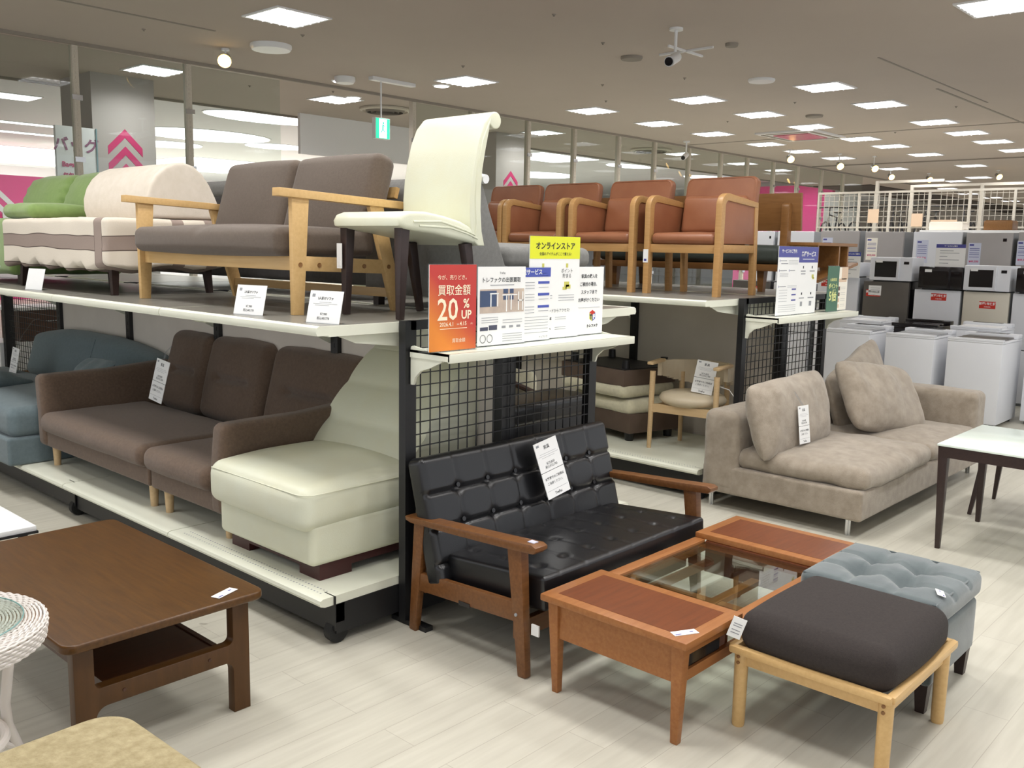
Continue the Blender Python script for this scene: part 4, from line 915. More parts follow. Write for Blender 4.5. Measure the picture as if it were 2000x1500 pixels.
for i, (x, y, l) in enumerate(((5.33, 3.66, 'small white tag hanging on the left front leg of the nearest tan armchair'), )):
    t = thing('swing_tag', l, 'label', (x - .012, y, Z3 + .30), -90); part('card', t, m_paper, lambda g: box(g, -.02, .02, -.001, .001, -.09, 0)); part('print', t, m_navy, lambda g: box(g, -.012, .008, -.0016, -.001, -.08, -.065))
# living-dining bench on the far side
t = thing('bench_sofa', 'honey oak bench sofa with a teal-grey pad behind the nearest tan armchair', 'bench', (6.50, 3.85, Z2), 90)
# local +x -> world +y ; -y -> world +x (faces away)
part('back_board', t, w_oakd, lambda g: box(g, -.80, 1.0, -.012, .012, 0, .27, .004, M=T(0, .12, .45) @ RX(-5)))
for x in (-.66, .7): part('back_post', t, w_oakd, lambda g: prism(g, [(-.035, .20), (.035, .20), (.03, .60)] + arc(0, .62, .03, 0, 180, 6) + [(-.03, .6)], x - .03, x + .03, RZ(90) @ T(.165, 0, 0), r=.01))
part('seat_frame', t, w_oakd, lambda g: box(g, -.68, 1.05, -.36, .17, .155, .205, .004)); part('seat_pad', t, m_tealf, lambda g: cush(g, -.64, 1.03, -.36, .14, .205, .345, .05, (0, .01, .01), 10), angle=60)
for x in (-.5, .85):
    for y in (-.3, .1): part('leg', t, w_oakd, lambda g: beam(g, (x, y, 0), (x, y, .16), .04, .04, .06, .06, up=(0, 1, 0)))
t = thing('side_shelf_table', 'oak side table with open compartments at the right end of the bench sofa', 'table', (6.52, 2.93, Z2), 0)
part('table_top', t, w_oakd, lambda g: box(g, -.33, .34, -.10, .13, .345, .368, .003)); [part('divider', t, w_oakd, lambda g: box(g, x - .01, x + .01, -.09, .12, .19, .345)) for x in (-.3, .05, .2)]; part('lower_board', t, w_oakd, lambda g: beam(g, (-.3, 0, .10), (.36, 0, .22), .21, .02, up=(0, 0, 1)))
for x in (-.28, .26): part('leg', t, w_oakd, lambda g: box(g, x - .02, x + .02, -.05, .05, 0, .2))

# ------------------------------------------------------------------ second rack: lower shelf
t = thing('brown_ottoman', 'square brown ottoman with ivory plush top, lowest in the stack on the second rack', 'ottoman', (5.57, 3.96, Z1), -105)
part('box', t, m_stackb, lambda g: box(g, -.34, .34, -.24, .24, .06, .20, .01)); part('plush_cushion', t, m_plush, lambda g: cush(g, -.34, .34, -.25, .24, .19, .29, .045, (.01, .01, .012), 12, wr=.01), angle=70)
for sx in (-1, 1):
    for sy in (-1, 1): part('foot', t, m_blackm, lambda g: leg_round(g, (sx * .27, sy * .18, 0), (sx * .27, sy * .18, .06), .03, .035))
t = thing('brown_ottoman', 'upturned brown ottoman with black underside and feet in the air, topmost of the stack', 'ottoman', (5.56, 4.03, Z1 + .305), -101)
part('plush_cushion', t, m_plush, lambda g: cush(g, -.35, .35, -.27, .25, 0, .10, .045, (.01, .01, .006), 12, wr=.01, seed=3), angle=70); part('box', t, m_stackb, lambda g: box(g, -.345, .345, -.265, .25, .085, .20, .01)); part('underside', t, m_blackm, lambda g: box(g, -.33, .33, -.25, .235, .198, .206))
for sx in (-1, 1):
    for sy in (-1, 1): part('foot', t, m_blackm, lambda g: leg_round(g, (sx * .28, sy * .19, .20), (sx * .28, sy * .19, .265), .03, .027))
t = thing('round_seat_armchair', 'pale ash armchair with round beige vinyl seat and curved back on the second rack', 'chair', (5.42, 3.30, Z1), -82)
for x, y, n in ((-.235, -.16, 'front_leg'), (.235, -.16, 'front_leg'), (-.17, .2, 'rear_leg'), (.17, .2, 'rear_leg')): part(n, t, w_pale, lambda g: leg_round(g, (x, y, 0), (x * .98, y * .95, .53 if y < 0 else .5), .015, .02))
def ring_rail(g):
    pts = [(.245 * math.cos(a), .02 + .235 * math.sin(a)) for a in [math.radians(-12 + 204 * i / 20) for i in range(21)]]
    for i in range(20):
        (x0, y0), (x1, y1) = pts[i], pts[i + 1]; m = abs(i - 9.5) / 10; h = .07 + .10 * (1 - m ** 2)
        if i in (0, 1, 18, 19): h = .10
        beam(g, (x0, y0, .585 - h / 2), (x1, y1, .585 - h / 2), .028, h)
part('curved_back', t, m_vinyl, ring_rail, angle=80)
[part('arm_cap', t, w_pale, lambda g: beam(g, (s * .235, -.19, .585), (s * .245, .03, .59), .045, .022, r=.008)) for s in (-1, 1)]
part('seat', t, m_vinyl, lambda g: lathe(g, [(.02, .305), (.19, .305), (.225, .33), (.23, .35), (.215, .375), (.17, .392), (.0, .398)], 40, Matrix.Diagonal((1, .92, 1, 1))), angle=60); part('seat_rail', t, w_pale, lambda g: [beam(g, a, b, .022, .055) for a, b in (((-.23, -.155, .28), (.23, -.155, .28)), ((-.23, -.15, .27), (-.17, .2, .27)), ((.23, -.15, .27), (.17, .2, .27)), ((-.17, .2, .27), (.17, .2, .27)))])
# things seen through the end grid, on the far side of the first rack
t = thing('ivory_lounger', 'ivory floor chair with dark wooden arms seen through the end wire grid', 'chair', (3.50, 3.74, Z1), 90)
part('seat_cushion', t, m_plush, lambda g: cush(g, -.36, .36, -.42, .3, .50, .66, .05, (0, .01, .02), 10, wr=.01), angle=70); part('backrest', t, m_plush, lambda g: cush(g, -.35, .35, -.08, .08, 0, .36, .06, (0, .02, .01), 10, M=T(0, .26, .58) @ RX(-22), wr=.01), angle=70)
for s_ in (-1, 1): part('side_arm', t, w_darkin, lambda g: tube(g, [(s_ * .39, -.4, .52), (s_ * .39, -.1, .64), (s_ * .39, .2, .70)], .016, 8))
part('base_box', t, m_stackb, lambda g: box(g, -.38, .38, -.42, .3, 0, .50, .01))
t = thing('black_box_stool', 'plain black box stool behind the end wire grid, above the black settee back', 'stool', (3.50, 3.10, Z1), 0)
part('body', t, m_blackm, lambda g: box(g, -.40, .36, -.14, .14, .03, .48, .01)); part('seat_pad', t, m_blackl, lambda g: cush(g, -.41, .37, -.15, .15, .48, .585, .025, (0, 0, .008), 8), angle=60)
for sx in (-.34, .30):
    for sy in (-.1, .1): part('foot', t, m_rubber, lambda g: box(g, sx - .02, sx + .02, sy - .02, sy + .02, 0, .032))

# ------------------------------------------------------------------ signs and price cards
def poster(name, label, x, y, z, w, h, rz=0, base=None, group=None, m=None, th=.003, back=True):
    t = thing(name, label, 'sign', (x, y, z), rz, group)
    part('sheet', t, m or m_paper, lambda g: box(g, -w / 2, w / 2, -th, 0, .004, h)); part('acrylic_stand', t, m_acryl, lambda g: (box(g, -w / 2 - .003, w / 2 + .003, .0005, .003, 0, h + .003), box(g, -w / 2 - .003, w / 2 + .003, -.012, .055, 0, .0025)))
    return t, w, h
def rects(t, m, L, name='printed_block', w=1, h=1, d=.0035):
    # (x0,x1,z0,z1) fractions of the sheet
    part(name, t, m, lambda g: [box(g, (a - .5) * w, (b - .5) * w, -d - .0004, -d + .0006, c * h, e * h) for a, b, c, e in L])
def tx(t, w, h, s, size, m, x, z, bold=0, sx=1, name='lettering', d=.0046): text(s, size, m, (x - .5) * w, -d, z * h, t, name, bold, 'CENTER', sx)
ZS = 1.1405
t, w, h = poster('red_sale_sign', 'red and orange poster reading 20% UP in an acrylic stand, leftmost on the sign shelf', 2.487, 2.60, ZS, .25, .335)
m_rg = mat('red_orange_gradient_print', (196, 60, 46), .35)
nt = m_rg.node_tree; tc = nt.nodes.new('ShaderNodeTexCoord'); sp = nt.nodes.new('ShaderNodeSeparateXYZ'); ad = nt.nodes.new('ShaderNodeMath'); ad.operation = 'MULTIPLY_ADD'; ad.inputs[1].default_value = .9; rp = nt.nodes.new('ShaderNodeValToRGB')
nt.links.new(tc.outputs['Object'], sp.inputs[0]); nt.links.new(sp.outputs['X'], ad.inputs[0]); nt.links.new(sp.outputs['Z'], ad.inputs[2]); nt.links.new(ad.outputs[0], rp.inputs[0])
rp.color_ramp.elements[0].position = 0; rp.color_ramp.elements[0].color = lin((226, 134, 44)); rp.color_ramp.elements[1].position = .2; rp.color_ramp.elements[1].color = lin((192, 56, 48)); nt.links.new(rp.outputs[0], nt.nodes['Principled BSDF'].inputs['Base Color'])
t.children and None
part('printed_face', t, m_rg, lambda g: box(g, -w / 2, w / 2, -.0036, -.003, .004, h))
m_lp = mat('cream_lettering', (250, 236, 206), .5)
tx(t, w, h, '今が、売りどき。', .021, m_lp, .5, .85); tx(t, w, h, '買取金額', .044, m_lp, .52, .70, .0003); tx(t, w, h, '20', .118, m_lp, .38, .475, .0014, .95); tx(t, w, h, '%', .050, m_lp, .78, .545, .001); tx(t, w, h, 'UP', .046, m_lp, .78, .415, .0012)
tx(t, w, h, '2026.4.1   - 4.15', .022, m_lp, .50, .315, .0003); tx(t, w, h, '(水)', .008, m_lp, .60, .312); tx(t, w, h, '(水)', .008, m_lp, .90, .312)
rects(t, m_lp, [(.22, .80, .262, .268)], 'printed_block', w, h); tx(t, w, h, '買取金額', .018, m_lp, .62, .12)
m_photo = mat('interior_photo_print', (206, 188, 170), .4, c2=(176, 160, 150), ns=14)
t, w, h = poster('photo_sign', 'white poster with a photo of white dining furniture, second from left on the sign shelf', 2.80, 2.635, ZS, .285, .325)
rects(t, m_photo, [(.04, .97, .42, .72)], 'photo_print', w, h); rects(t, mat('photo_navy', (62, 78, 110), .5), [(.04, .38, .50, .70), (.52, .62, .66, .72), (.66, .74, .66, .72), (.52, .62, .58, .64), (.66, .74, .58, .64)], 'photo_print', w, h, .004)
rects(t, m_paper, [(.24, .42, .655, .67), (.25, .27, .5, .66), (.39, .41, .5, .66), (.50, .82, .635, .65), (.58, .60, .43, .64), (.68, .70, .45, .64), (.84, .86, .44, .68), (.93, .95, .44, .68), (.84, .95, .56, .575)], 'photo_print', w, h, .0046)
tx(t, w, h, 'トレファクの出張買取', .0235, m_ink, .48, .83, .0002); tx(t, w, h, 'TreFac', .013, m_ink, .5, .92); rects(t, m_inkg, [(.25, .75, .765, .775)], 'printed_block', w, h)
rects(t, m_inkg, [(.08, .42, z, z + .006) for z in (.36, .33, .30)] + [(.52, .94, z, z + .006) for z in (.32, .285, .14, .11, .08, .05)] + [(a, a + .08, .22, .25) for a in (.5, .66, .82)], 'printed_block', w, h)
rects(t, mat('thumb_dark', (70, 72, 92), .5), [(.05, .21, .20, .245), (.23, .40, .205, .265)], 'photo_print', w, h); part('ring_logo', t, m_ink, lambda g: [tube(g, [(x + .016 * math.cos(a), -.004, .032 + .016 * math.sin(a)) for a in [2 * PI * i / 20 for i in range(20)]], .0011, 4, closed=True) for x in (-.112, -.072)])
t, w, h = poster('blue_header_sign', 'white service poster with a blue header band, third from left on the sign shelf', 3.01, 2.655, ZS, .24, .32)
rects(t, m_royal, [(0, 1, .875, 1), (.66, .97, .78, .815), (.66, .97, .62, .655), (.66, .97, .455, .49)], 'blue_band', w, h); tx(t, w, h, '配送サービス', .026, m_paper, .44, .935, .0006)
rects(t, m_inkg, [(.1, .56, z, z + .006) for z in (.80, .76, .72, .64, .60, .56, .47, .43, .39)] + [(.1, .95, z, z + .005) for z in (.33, .29, .25, .21, .17, .12)] + [(.68, .95, z, z + .006) for z in (.73, .57, .41)] + [(.7, .95, .89, .894), (.7, .9, .92, .924)], 'printed_block', w, h); tx(t, w, h, 'トレファク', .012, m_ink, .82, .055)
t, w, h = poster('online_store_sign', 'tall poster with a bright yellow header reading オンラインストア on the sign shelf', 3.19, 2.68, ZS, .345, .455)
rects(t, m_yel, [(0, 1, .785, 1)], 'yellow_band', w, h); tx(t, w, h, 'オンラインストア', .034, m_ink, .5, .905, .0009); tx(t, w, h, '全国のアイテムがここで買える!', .0155, m_ink, .5, .83, .0002)
tx(t, w, h, 'ポイント', .021, m_ink, .74, .665); tx(t, w, h, '貯まる', .021, m_ink, .74, .615); tx(t, w, h, 'モノが', .021, m_ink, .26, .665); tx(t, w, h, '見える', .021, m_ink, .26, .615); [rects(t, m_olive, L, 'yellow_icon', w, h) for L in ([(.72, .76, .70, .74)], [(.24, .28, .70, .74)], [(.69, .79, .51, .56), (.72, .82, .49, .53), (.66, .74, .48, .51)])]
rects(t, m_inkg, [(.58, .9, z, z + .005) for z in (.425, .40, .375)] + [(.14, .45, z, z + .005) for z in (.425, .40)] + [(.52, .74, z, z + .004) for z in (.21, .19, .11, .09)], 'printed_block', w, h); tx(t, w, h, 'このコードからアクセス!', .018, m_ink, .52, .275); tx(t, w, h, 'ONLINE', .016, m_ink, .36, .20, .0004); tx(t, w, h, 'FASHION', .012, m_ink, .36, .10)
t, w, h = poster('furniture_help_sign', 'white poster with a colourful cube logo, rightmost on the sign shelf', 3.45, 2.70, ZS, .25, .32)
for i, s_ in enumerate(('家具の購入を', 'ご検討の場合、', 'スタッフまで', 'お声がけください')): tx(t, w, h, s_, .0205, m_ink, .56, .86 - i * .115, .0003)
rects(t, m_inkg, [(.2, .9, .405, .409)], 'printed_block', w, h)
def cubef(g, k):
    c = (.045, 0, .20 * .32 + .02); F = ([(-.022, .008), (0, -.004), (0, -.032), (-.022, -.02)], [(0, -.004), (.022, .008), (.022, -.02), (0, -.032)], [(-.022, .010), (0, .021), (.022, .010), (0, -.002)])[k]
    prism(g, [(c[0] + x, c[2] + z + .012) for x, z in F], -.0044, -.0034)
for k, cm in enumerate((m_olive, m_royal, m_redlab)): part('cube_logo', t, cm, cubef, k, label=('yellow side', 'blue side', 'red top')[k] + ' of the cube logo')
text('T', .028, m_ink, .034, -.0048, .084, t, bold=.002); text('F', .028, m_paper, .056, -.0048, .084, t, bold=.002); text('トレファク', .017, m_ink, .045, -.0048, .042, t, bold=.0008)
# second rack sign shelf
t, w, h = poster('indigo_header_sign', 'white poster with a short indigo header, leftmost on the second rack sign shelf', 5.575, 2.74, ZS, .285, .44)
rects(t, m_navy, [(0, 1, .845, 1)], 'indigo_band', w, h); tx(t, w, h, 'サービスのご案内', .026, m_paper, .5, .93, .0004)
rects(t, m_inkg, [(.1, .4, .79, .80), (.14, .46, .75, .76), (.1, .42, .65, .66), (.58, .82, .65, .66), (.1, .42, .42, .43)] + [(.5, .95, z, z + .004) for z in (.80, .775, .75, .43, .41)] + [(.1, .5, z, z + .004) for z in (.61, .59, .57, .37, .33, .29, .25, .21)] + [(.1, .95, z, z + .004) for z in (.15, .12, .09, .06)], 'printed_block', w, h); rects(t, m_navy, [(.72, .93, z, z + .022) for z in (.37, .29, .21)] + [(.06, .075, z, z + .03) for z in (.78, .64, .41)] + [(.53, .545, .64, .67)], 'indigo_band', w, h)
t, w, h = poster('indigo_header_sign', 'white poster with a tall indigo header, second on the second rack sign shelf', 5.865, 2.745, ZS, .285, .44)
rects(t, m_navy, [(0, 1, .77, 1)], 'indigo_band', w, h); tx(t, w, h, '各種サービス', .036, m_paper, .5, .89, .001); rects(t, m_paper, [(.2, .8, .815, .823)], 'printed_block', w, h, .0042)
rects(t, m_ink, [(.24, .28, .68, .72), (.7, .74, .68, .72), (.22, .27, .29, .325), (.7, .75, .29, .325)], 'icon', w, h); rects(t, m_inkg, [(.14, .38, .635, .65), (.6, .86, .635, .65), (.16, .38, .595, .61), (.12, .38, .235, .25), (.58, .88, .235, .25), (.2, .3, .12, .19), (.66, .78, .12, .19)], 'printed_block', w, h); rects(t, m_olive, [(.72, .82, .54, .59), (.76, .85, .52, .55)], 'icon', w, h)
t, w, h = poster('green_point_sign', 'narrow green poster reading 5倍 standing alone on the second rack sign shelf', 6.22, 2.72, ZS, .18, .315, 0, m=m_pgreen)
tx(t, w, h, 'ポイント', .038, m_ylett, .5, .56, .0012, .95); tx(t, w, h, '5倍', .085, m_ylett, .5, .34, .0022, .95); tx(t, w, h, '会員様限定', .022, m_ylett, .5, .70, .0002)
t, w, h = poster('cream_menu_sign', 'narrow cream poster with small photos, rightmost on the second rack sign shelf', 6.43, 2.75, ZS, .19, .305, 0, m=m_pcream)
rects(t, m_pbeige, [(.45, 1, .72, 1), (.1, .9, .66, .74)], 'printed_block', w, h); rects(t, mat('thumb_brown', (110, 74, 66), .5), [(.05, .36, .47, .56), (.05, .36, .34, .42)], 'photo_print', w, h); rects(t, m_pbeige, [(.05, .36, .20, .29), (.05, .36, .07, .15)], 'photo_print', w, h); rects(t, m_inkg, [(.45, .85, z, z + .005) for z in (.54, .5, .41, .37, .27, .23, .14, .1)], 'printed_block', w, h)
t = thing('blank_box', 'plain white box edge on the rack behind the signs', 'box', (3.28, 3.15, Z2)); part('carton', t, m_white, lambda g: box(g, -.05, .25, -.1, .1, 0, .055, .003))

# standing price cards on the front lip of the upper shelf
for x, y, l, w_ in ((2.10, 3.43, 'white price card on the shelf edge left of the beech sofa front leg', .17), (2.10, 2.91, 'white price card on the shelf edge nearest the corner, with a grey mark', .165), (2.10, 5.73, 'white price card standing below the striped sofa', .16), (2.10, 6.45, 'white price card cut by the left edge of the photo', .16)):
    t = thing('price_card', l, 'card', (x, y, Z2), -78)
    M = RX(-14); part('card', t, m_paper, lambda g: box(g, -w_ / 2, w_ / 2, -.001, .001, 0, .125, M=M)); part('acrylic_holder', t, m_acryl, lambda g: (box(g, -w_ / 2, w_ / 2, .0015, .0025, 0, .128, M=M), box(g, -w_ / 2, w_ / 2, -.02, .035, 0, .002)))
    if y < 4:
        text('大塚家具' if False else '2人掛けソファ', .012, m_ink, 0, -.0018, .095, t, bold=.0003, M=M); text('¥7,000' if False else '¥7,980', .013, m_ink, -.0, -.0018, .035, t, M=M); text('税込¥8,778', .013, m_ink, 0, -.0018, .018, t, M=M)
        part('print', t, m_inkg, lambda g: [box(g, a, b, -.0016, -.001, z, z + .0012, M=M) for a, b, z in ((-.03, .03, .08), (-.06, .06, .074), (-.05, .02, .068))] + [box(g, -.07, -.055, -.0016, -.001, .1, .112, M=M)])
def hang(label, M, w, h, strap=None, top=.5):
    t = thing('price_tag', label, 'tag'); t.matrix_world = M
    part('upper_card', t, m_paper, lambda g: box(g, -w / 2, w / 2, -.0015, .0015, h * .47, h)); part('lower_card', t, m_paper, lambda g: box(g, -w / 2, w / 2, -.0015, .0015, 0, h * .46)); part('hinge_strip', t, m_blackm, lambda g: box(g, -w / 2, w / 2, .0, .0012, h * .45, h * .48))
    text('家具', w * .13, m_ink, 0, -.002, h * .88, t, bold=.0002); text('¥29,800', w * .11, m_ink, 0, -.002, h * .60, t); text('税込¥32,780', w * .10, m_ink, 0, -.002, h * .54, t)
    text('お客様でのご利用は', w * .092, m_ink, 0, -.002, h * .34, t, bold=.0002); text('ご遠慮ください。', w * .092, m_ink, 0, -.002, h * .25, t); text('TreFac', w * .11, m_ink, 0, -.002, h * .06, t, bold=.0003)
    part('print', t, m_inkg, lambda g: [box(g, a * w, b * w, -.0021, -.0015, c * h, c * h + .001) for a, b, c in ((-.35, .35, .78), (-.42, .42, .745), (-.3, .25, .71), (-.45, .45, .13))] + [box(g, -.42 * w, -.3 * w, -.0021, -.0015, .92 * h, .96 * h)])
    if strap: part('clear_strap', t, m_acryl, lambda g: tube(g, strap, .006, 6, sx=.3))
hang('double white price card hanging over the tufted back of the black settee', T(3.06, 2.51, .475) @ RY(-9) @ RX(-15), .15, .25, [(0, 0, .25), (0, .03, .27)])
hang('double white price tag hanging on the left back cushion of the brown sofa', T(2.56, 5.22, .60) @ RZ(-90) @ RY(6) @ RX(-12), .155, .25, [(.0, 0, .25), (.01, -.005, .30), (.0, .03, .34)])
hang('white price tag hung on a clear strap down the blue sofa back', T(2.50, 7.32, .54) @ RZ(-90) @ RY(4) @ RX(-10), .13, .20, [(0, 0, .2), (.02, .02, .30), (.02, .08, .42), (.02, .12, .44)])
hang('double white price tag lying against the big beige pillow', T(5.15, 2.355, .425) @ RX(-8) @ RY(2), .135, .225, [(0, 0, .225), (-.03, .03, .30), (-.08, .10, .38)])
hang('double white price card standing on the round beige seat', T(5.36, 3.20, .60) @ RZ(-84) @ RY(5) @ RX(-12), .15, .22)
g = G(); tube(g, [(5.40, 3.12, .66), (5.41, 3.02, .64), (5.36, 2.93, .58)], .003, 5); tag(put('cable_tether', g, m_paper), 'thin white cord running from the round-seat armchair to the rack post', 'cord')

# ------------------------------------------------------------------ appliances at the right
def sticker(t, x, y, z, w=.16, h=.075):
    part('warranty_sticker', t, m_redlab, lambda g: box(g, x - .001, x, y - w / 2, y + w / 2, z - h / 2, z + h / 2), label='red warranty sticker')
    M = T(x - .0015, y, z) @ RZ(-90); text('家電1年保証', h * .40, m_paper, 0, 0, h * .16, t, bold=.0008, M=M); text('対象商品', h * .22, m_paper, 0, 0, -h * .28, t, M=M)
def washer(x, y, w, d, h, label, lid=m_applside, body=m_appl):
    t = thing('washing_machine', label, 'washing machine', (x, y, 0), 0)
    part('body', t, body, lambda g: box(g, 0, d, -w / 2, w / 2, .03, h - .035, .012)); part('top_frame', t, body, lambda g: (box(g, 0, d, -w / 2, w / 2, h - .036, h - .02, .006), box(g, d * .78, d, -w / 2, w / 2, h - .02, h + .022, .01), box(g, 0, d * .1, -w / 2, w / 2, h - .02, h, .004)))
    part('lid', t, lid, lambda g: (box(g, d * .12, d * .45, -w * .42, w * .42, h - .021, h - .005, .004), box(g, d * .46, d * .77, -w * .42, w * .42, h - .021, h - .002, .004))); part('control_panel', t, m_appdk, lambda g: box(g, d * .80, d * .92, -w * .3, w * .3, h + .0215, h + .025))
    for sx in (.05, d - .05):
        for sy in (-1, 1): part('foot', t, m_rubber, lambda g: lathe(g, [(.02, 0), (.02, .032)], 10, T(sx, sy * (w / 2 - .05), 0)))
    return t
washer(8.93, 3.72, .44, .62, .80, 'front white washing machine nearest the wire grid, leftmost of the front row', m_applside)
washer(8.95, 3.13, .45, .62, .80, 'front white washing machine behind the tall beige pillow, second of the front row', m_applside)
washer(8.98, 2.565, .47, .62, .80, 'front white washing machine beside the beige sofa arm, third of the front row', m_dkfr)
washer(9.45, 2.02, .47, .60, .78, 'white washing machine cut by the right edge, set back from the others')
washer(9.78, 3.95, .45, .5, .84, 'second-row white washing machine with a pale glass lid, behind the leftmost front one', m_white)
washer(9.76, 3.38, .46, .5, .84, 'second-row washing machine with a glossy black lid', m_appdk, m_appdk)
washer(9.76, 2.80, .46, .5, .85, 'second-row white washing machine behind the third front one', m_white)
def fridge(x, y0, y1, h, m, label, st=None, sheet=None, d=.5, split=None, z=0, badge=False, note=False):
    w = y1 - y0; t = thing('refrigerator', label, 'refrigerator', (x, (y0 + y1) / 2, z))
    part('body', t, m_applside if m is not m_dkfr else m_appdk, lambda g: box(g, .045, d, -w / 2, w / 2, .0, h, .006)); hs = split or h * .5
    part('upper_door', t, m, lambda g: box(g, 0, .043, -w / 2, w / 2, hs + .004, h, .008)); part('lower_door', t, m, lambda g: box(g, 0, .043, -w / 2, w / 2, .03, hs - .004, .008))
    if st: sticker(t, 0, st[0], st[1])
    if badge: part('maker_badge', t, m_appdk, lambda g: box(g, -.002, 0, -w * .38, -w * .30, h - .10, h - .065))
    if sheet:
        yy, zz, c = sheet; part('price_sheet', t, c, lambda g: box(g, -.0015, 0, yy - .07, yy + .07, zz - .16, zz + .12)); M = T(-.002, yy, zz) @ RZ(-90)
        part('sheet_print', t, m_navy, lambda g: [box(g, -.0021, -.0015, yy - .055, yy + .055, zz + q, zz + q + .006) for q in (.05, .03, .0, -.02, -.05)] + [box(g, -.0021, -.0015, yy + .01, yy + .06, zz + .085, zz + .105)]); text('¥49,500', .033, m_magenta, 0, 0, -.10, t, 'price_lettering', .0008, M=M)
    if note: part('spec_note', t, m_paper, lambda g: box(g, -.0015, 0, w * .1, w * .38, h - .16, h - .05)); part('note_print', t, m_inkg, lambda g: [box(g, -.002, -.0015, w * .13, w * .34, h - q, h - q + .004) for q in (.08, .1, .13)])
    return t
m_sheet = mat('pale_blue_sheet', (204, 208, 226), .5)
XR = 10.55
fridge(XR, 5.42, 5.92, 1.18, m_dkfr, 'dark small refrigerator with a red sticker glimpsed under the tan armchairs', (-.05, 1.08)); fridge(XR, 4.88, 5.36, 1.17, m_appl, 'white small refrigerator with a red sticker glimpsed under the oak bench', (.05, 1.07))
fridge(XR, 4.31, 4.80, 1.265, m_appl, 'white small refrigerator left of the dark silver one, red sticker on top', (.12, 1.19)); fridge(XR, 3.74, 4.25, 1.235, m_dkfr, 'dark silver small refrigerator with a red sticker and white note', (.14, 1.10), note=True)
fridge(XR, 3.20, 3.68, 1.165, m_appl, 'white small refrigerator under the black microwave', (-.02, 1.09)); fridge(XR, 2.72, 3.17, 1.165, m_appbe, 'beige small refrigerator with a red sticker under a silver microwave', (-.02, 1.03)); fridge(XR, 2.22, 2.69, 1.165, m_appl, 'white small refrigerator cut by the right edge')
fridge(XR, 1.7, 2.18, 1.165, m_appl, 'white small refrigerator just outside the right edge')
XF = 12.0
fridge(XF, 6.14, 6.46, 1.82, m_appl, 'narrow white refrigerator top showing left under the bench back board', d=.6, badge=True); fridge(XF, 5.57, 6.08, 1.82, m_appl, 'white refrigerator top behind the honey oak bench post', d=.6)
fridge(XF, 4.94, 5.46, 1.83, m_applg, 'silver refrigerator with a pale blue price sheet, behind the side shelf table', sheet=(.16, 1.62, m_sheet), d=.6); fridge(XF, 4.37, 4.86, 1.82, m_applg, 'pinkish silver refrigerator with a cream leaflet', sheet=(.15, 1.62, m_pcream), d=.6)
fridge(XF, 3.68, 4.25, 1.82, m_appl, 'wide white refrigerator with a pale blue price sheet, behind the black microwave', sheet=(.17, 1.60, m_sheet), d=.6); fridge(XF, 3.12, 3.63, 1.81, m_applg, 'grey refrigerator with a small badge and white price sheet', sheet=(.15, 1.57, m_sheet), d=.6, badge=True)
fridge(XF, 2.55, 3.06, 1.82, m_applg, 'grey refrigerator cut by the right edge of the photo', sheet=(.19, 1.60, m_sheet), d=.6)
def micro(x, y0, y1, z, h, body, label, glassy=False, feet=True):
    w = y1 - y0; t = thing('microwave_oven', label, 'microwave', (x, (y0 + y1) / 2, z))
    part('casing', t, body, lambda g: box(g, 0, .36, -w / 2, w / 2, .012, h, .006)); part('foot', t, m_rubber, lambda g: box(g, .03, .33, -w / 2 + .03, w / 2 - .03, 0, .013))
    part('door', t, body, lambda g: box(g, -.012, 0, -w * .22, w / 2, .016, h - .004, .004)); part('door_window', t, m_appdk, lambda g: box(g, -.014, -.011, -w * .14, w * .38, .05, h - .045)); part('handle', t, body, lambda g: box(g, -.028, -.012, -w * .205, -w * .175, .03, h - .02, .003))
    part('display', t, m_appdk, lambda g: box(g, -.003, 0, -w * .42, -w * .30, h - .075, h - .045)); part('spec_label', t, m_paper, lambda g: box(g, -.0155, -.014, w * .2, w * .36, h - .06, h - .03)); return t
micro(XR - .04, 3.71, 4.17, 1.2355, .27, m_appl, 'silver-white microwave standing on the dark silver refrigerator'); micro(XR - .04, 3.18, 3.63, 1.1655, .25, m_appdk, 'black microwave on the white small refrigerator'); micro(XR - .04, 2.72, 3.165, 1.1655, .275, m_appl, 'silver-white microwave on the beige refrigerator'); micro(XR - .04, 2.2, 2.66, 1.1655, .26, m_appdk, 'microwave with dark door cut by the right edge')
micro(XR - .02, 4.32, 4.76, 1.2655, .17, m_appl, 'flat white toaster oven left of the silver-white microwave')
for x, y, z, w_, h_, l in ((XR - .10, 4.36, 1.2655, .19, .29, 'white leaflet with a blue header standing on the white refrigerator'), (XR - .02, 3.33, 1.416, .30, .24, 'white leaflet with an indigo header standing on the black microwave')):
    t = thing('counter_leaflet', l, 'sign', (x, y, z), -90); part('sheet', t, m_paper, lambda g: box(g, -w_ / 2, w_ / 2, -.002, 0, 0, h_)); part('header_band', t, m_royal if y > 4 else m_navy, lambda g: box(g, -w_ / 2, w_ / 2, -.003, -.002, h_ * .84, h_)); part('printed_block', t, m_inkg, lambda g: [box(g, -w_ * .36, w_ * q, -.003, -.002, h_ * k, h_ * k + .006) for k, q in ((.7, .1), (.6, .3), (.45, -.1), (.3, .3), (.15, -.05))])
    text('サービスのご案内', h_ * .07, m_paper, 0, -.004, h_ * .92, t, bold=.0005); part('foot', t, m_acryl, lambda g: box(g, -w_ / 2, w_ / 2, 0, .05, 0, .003))

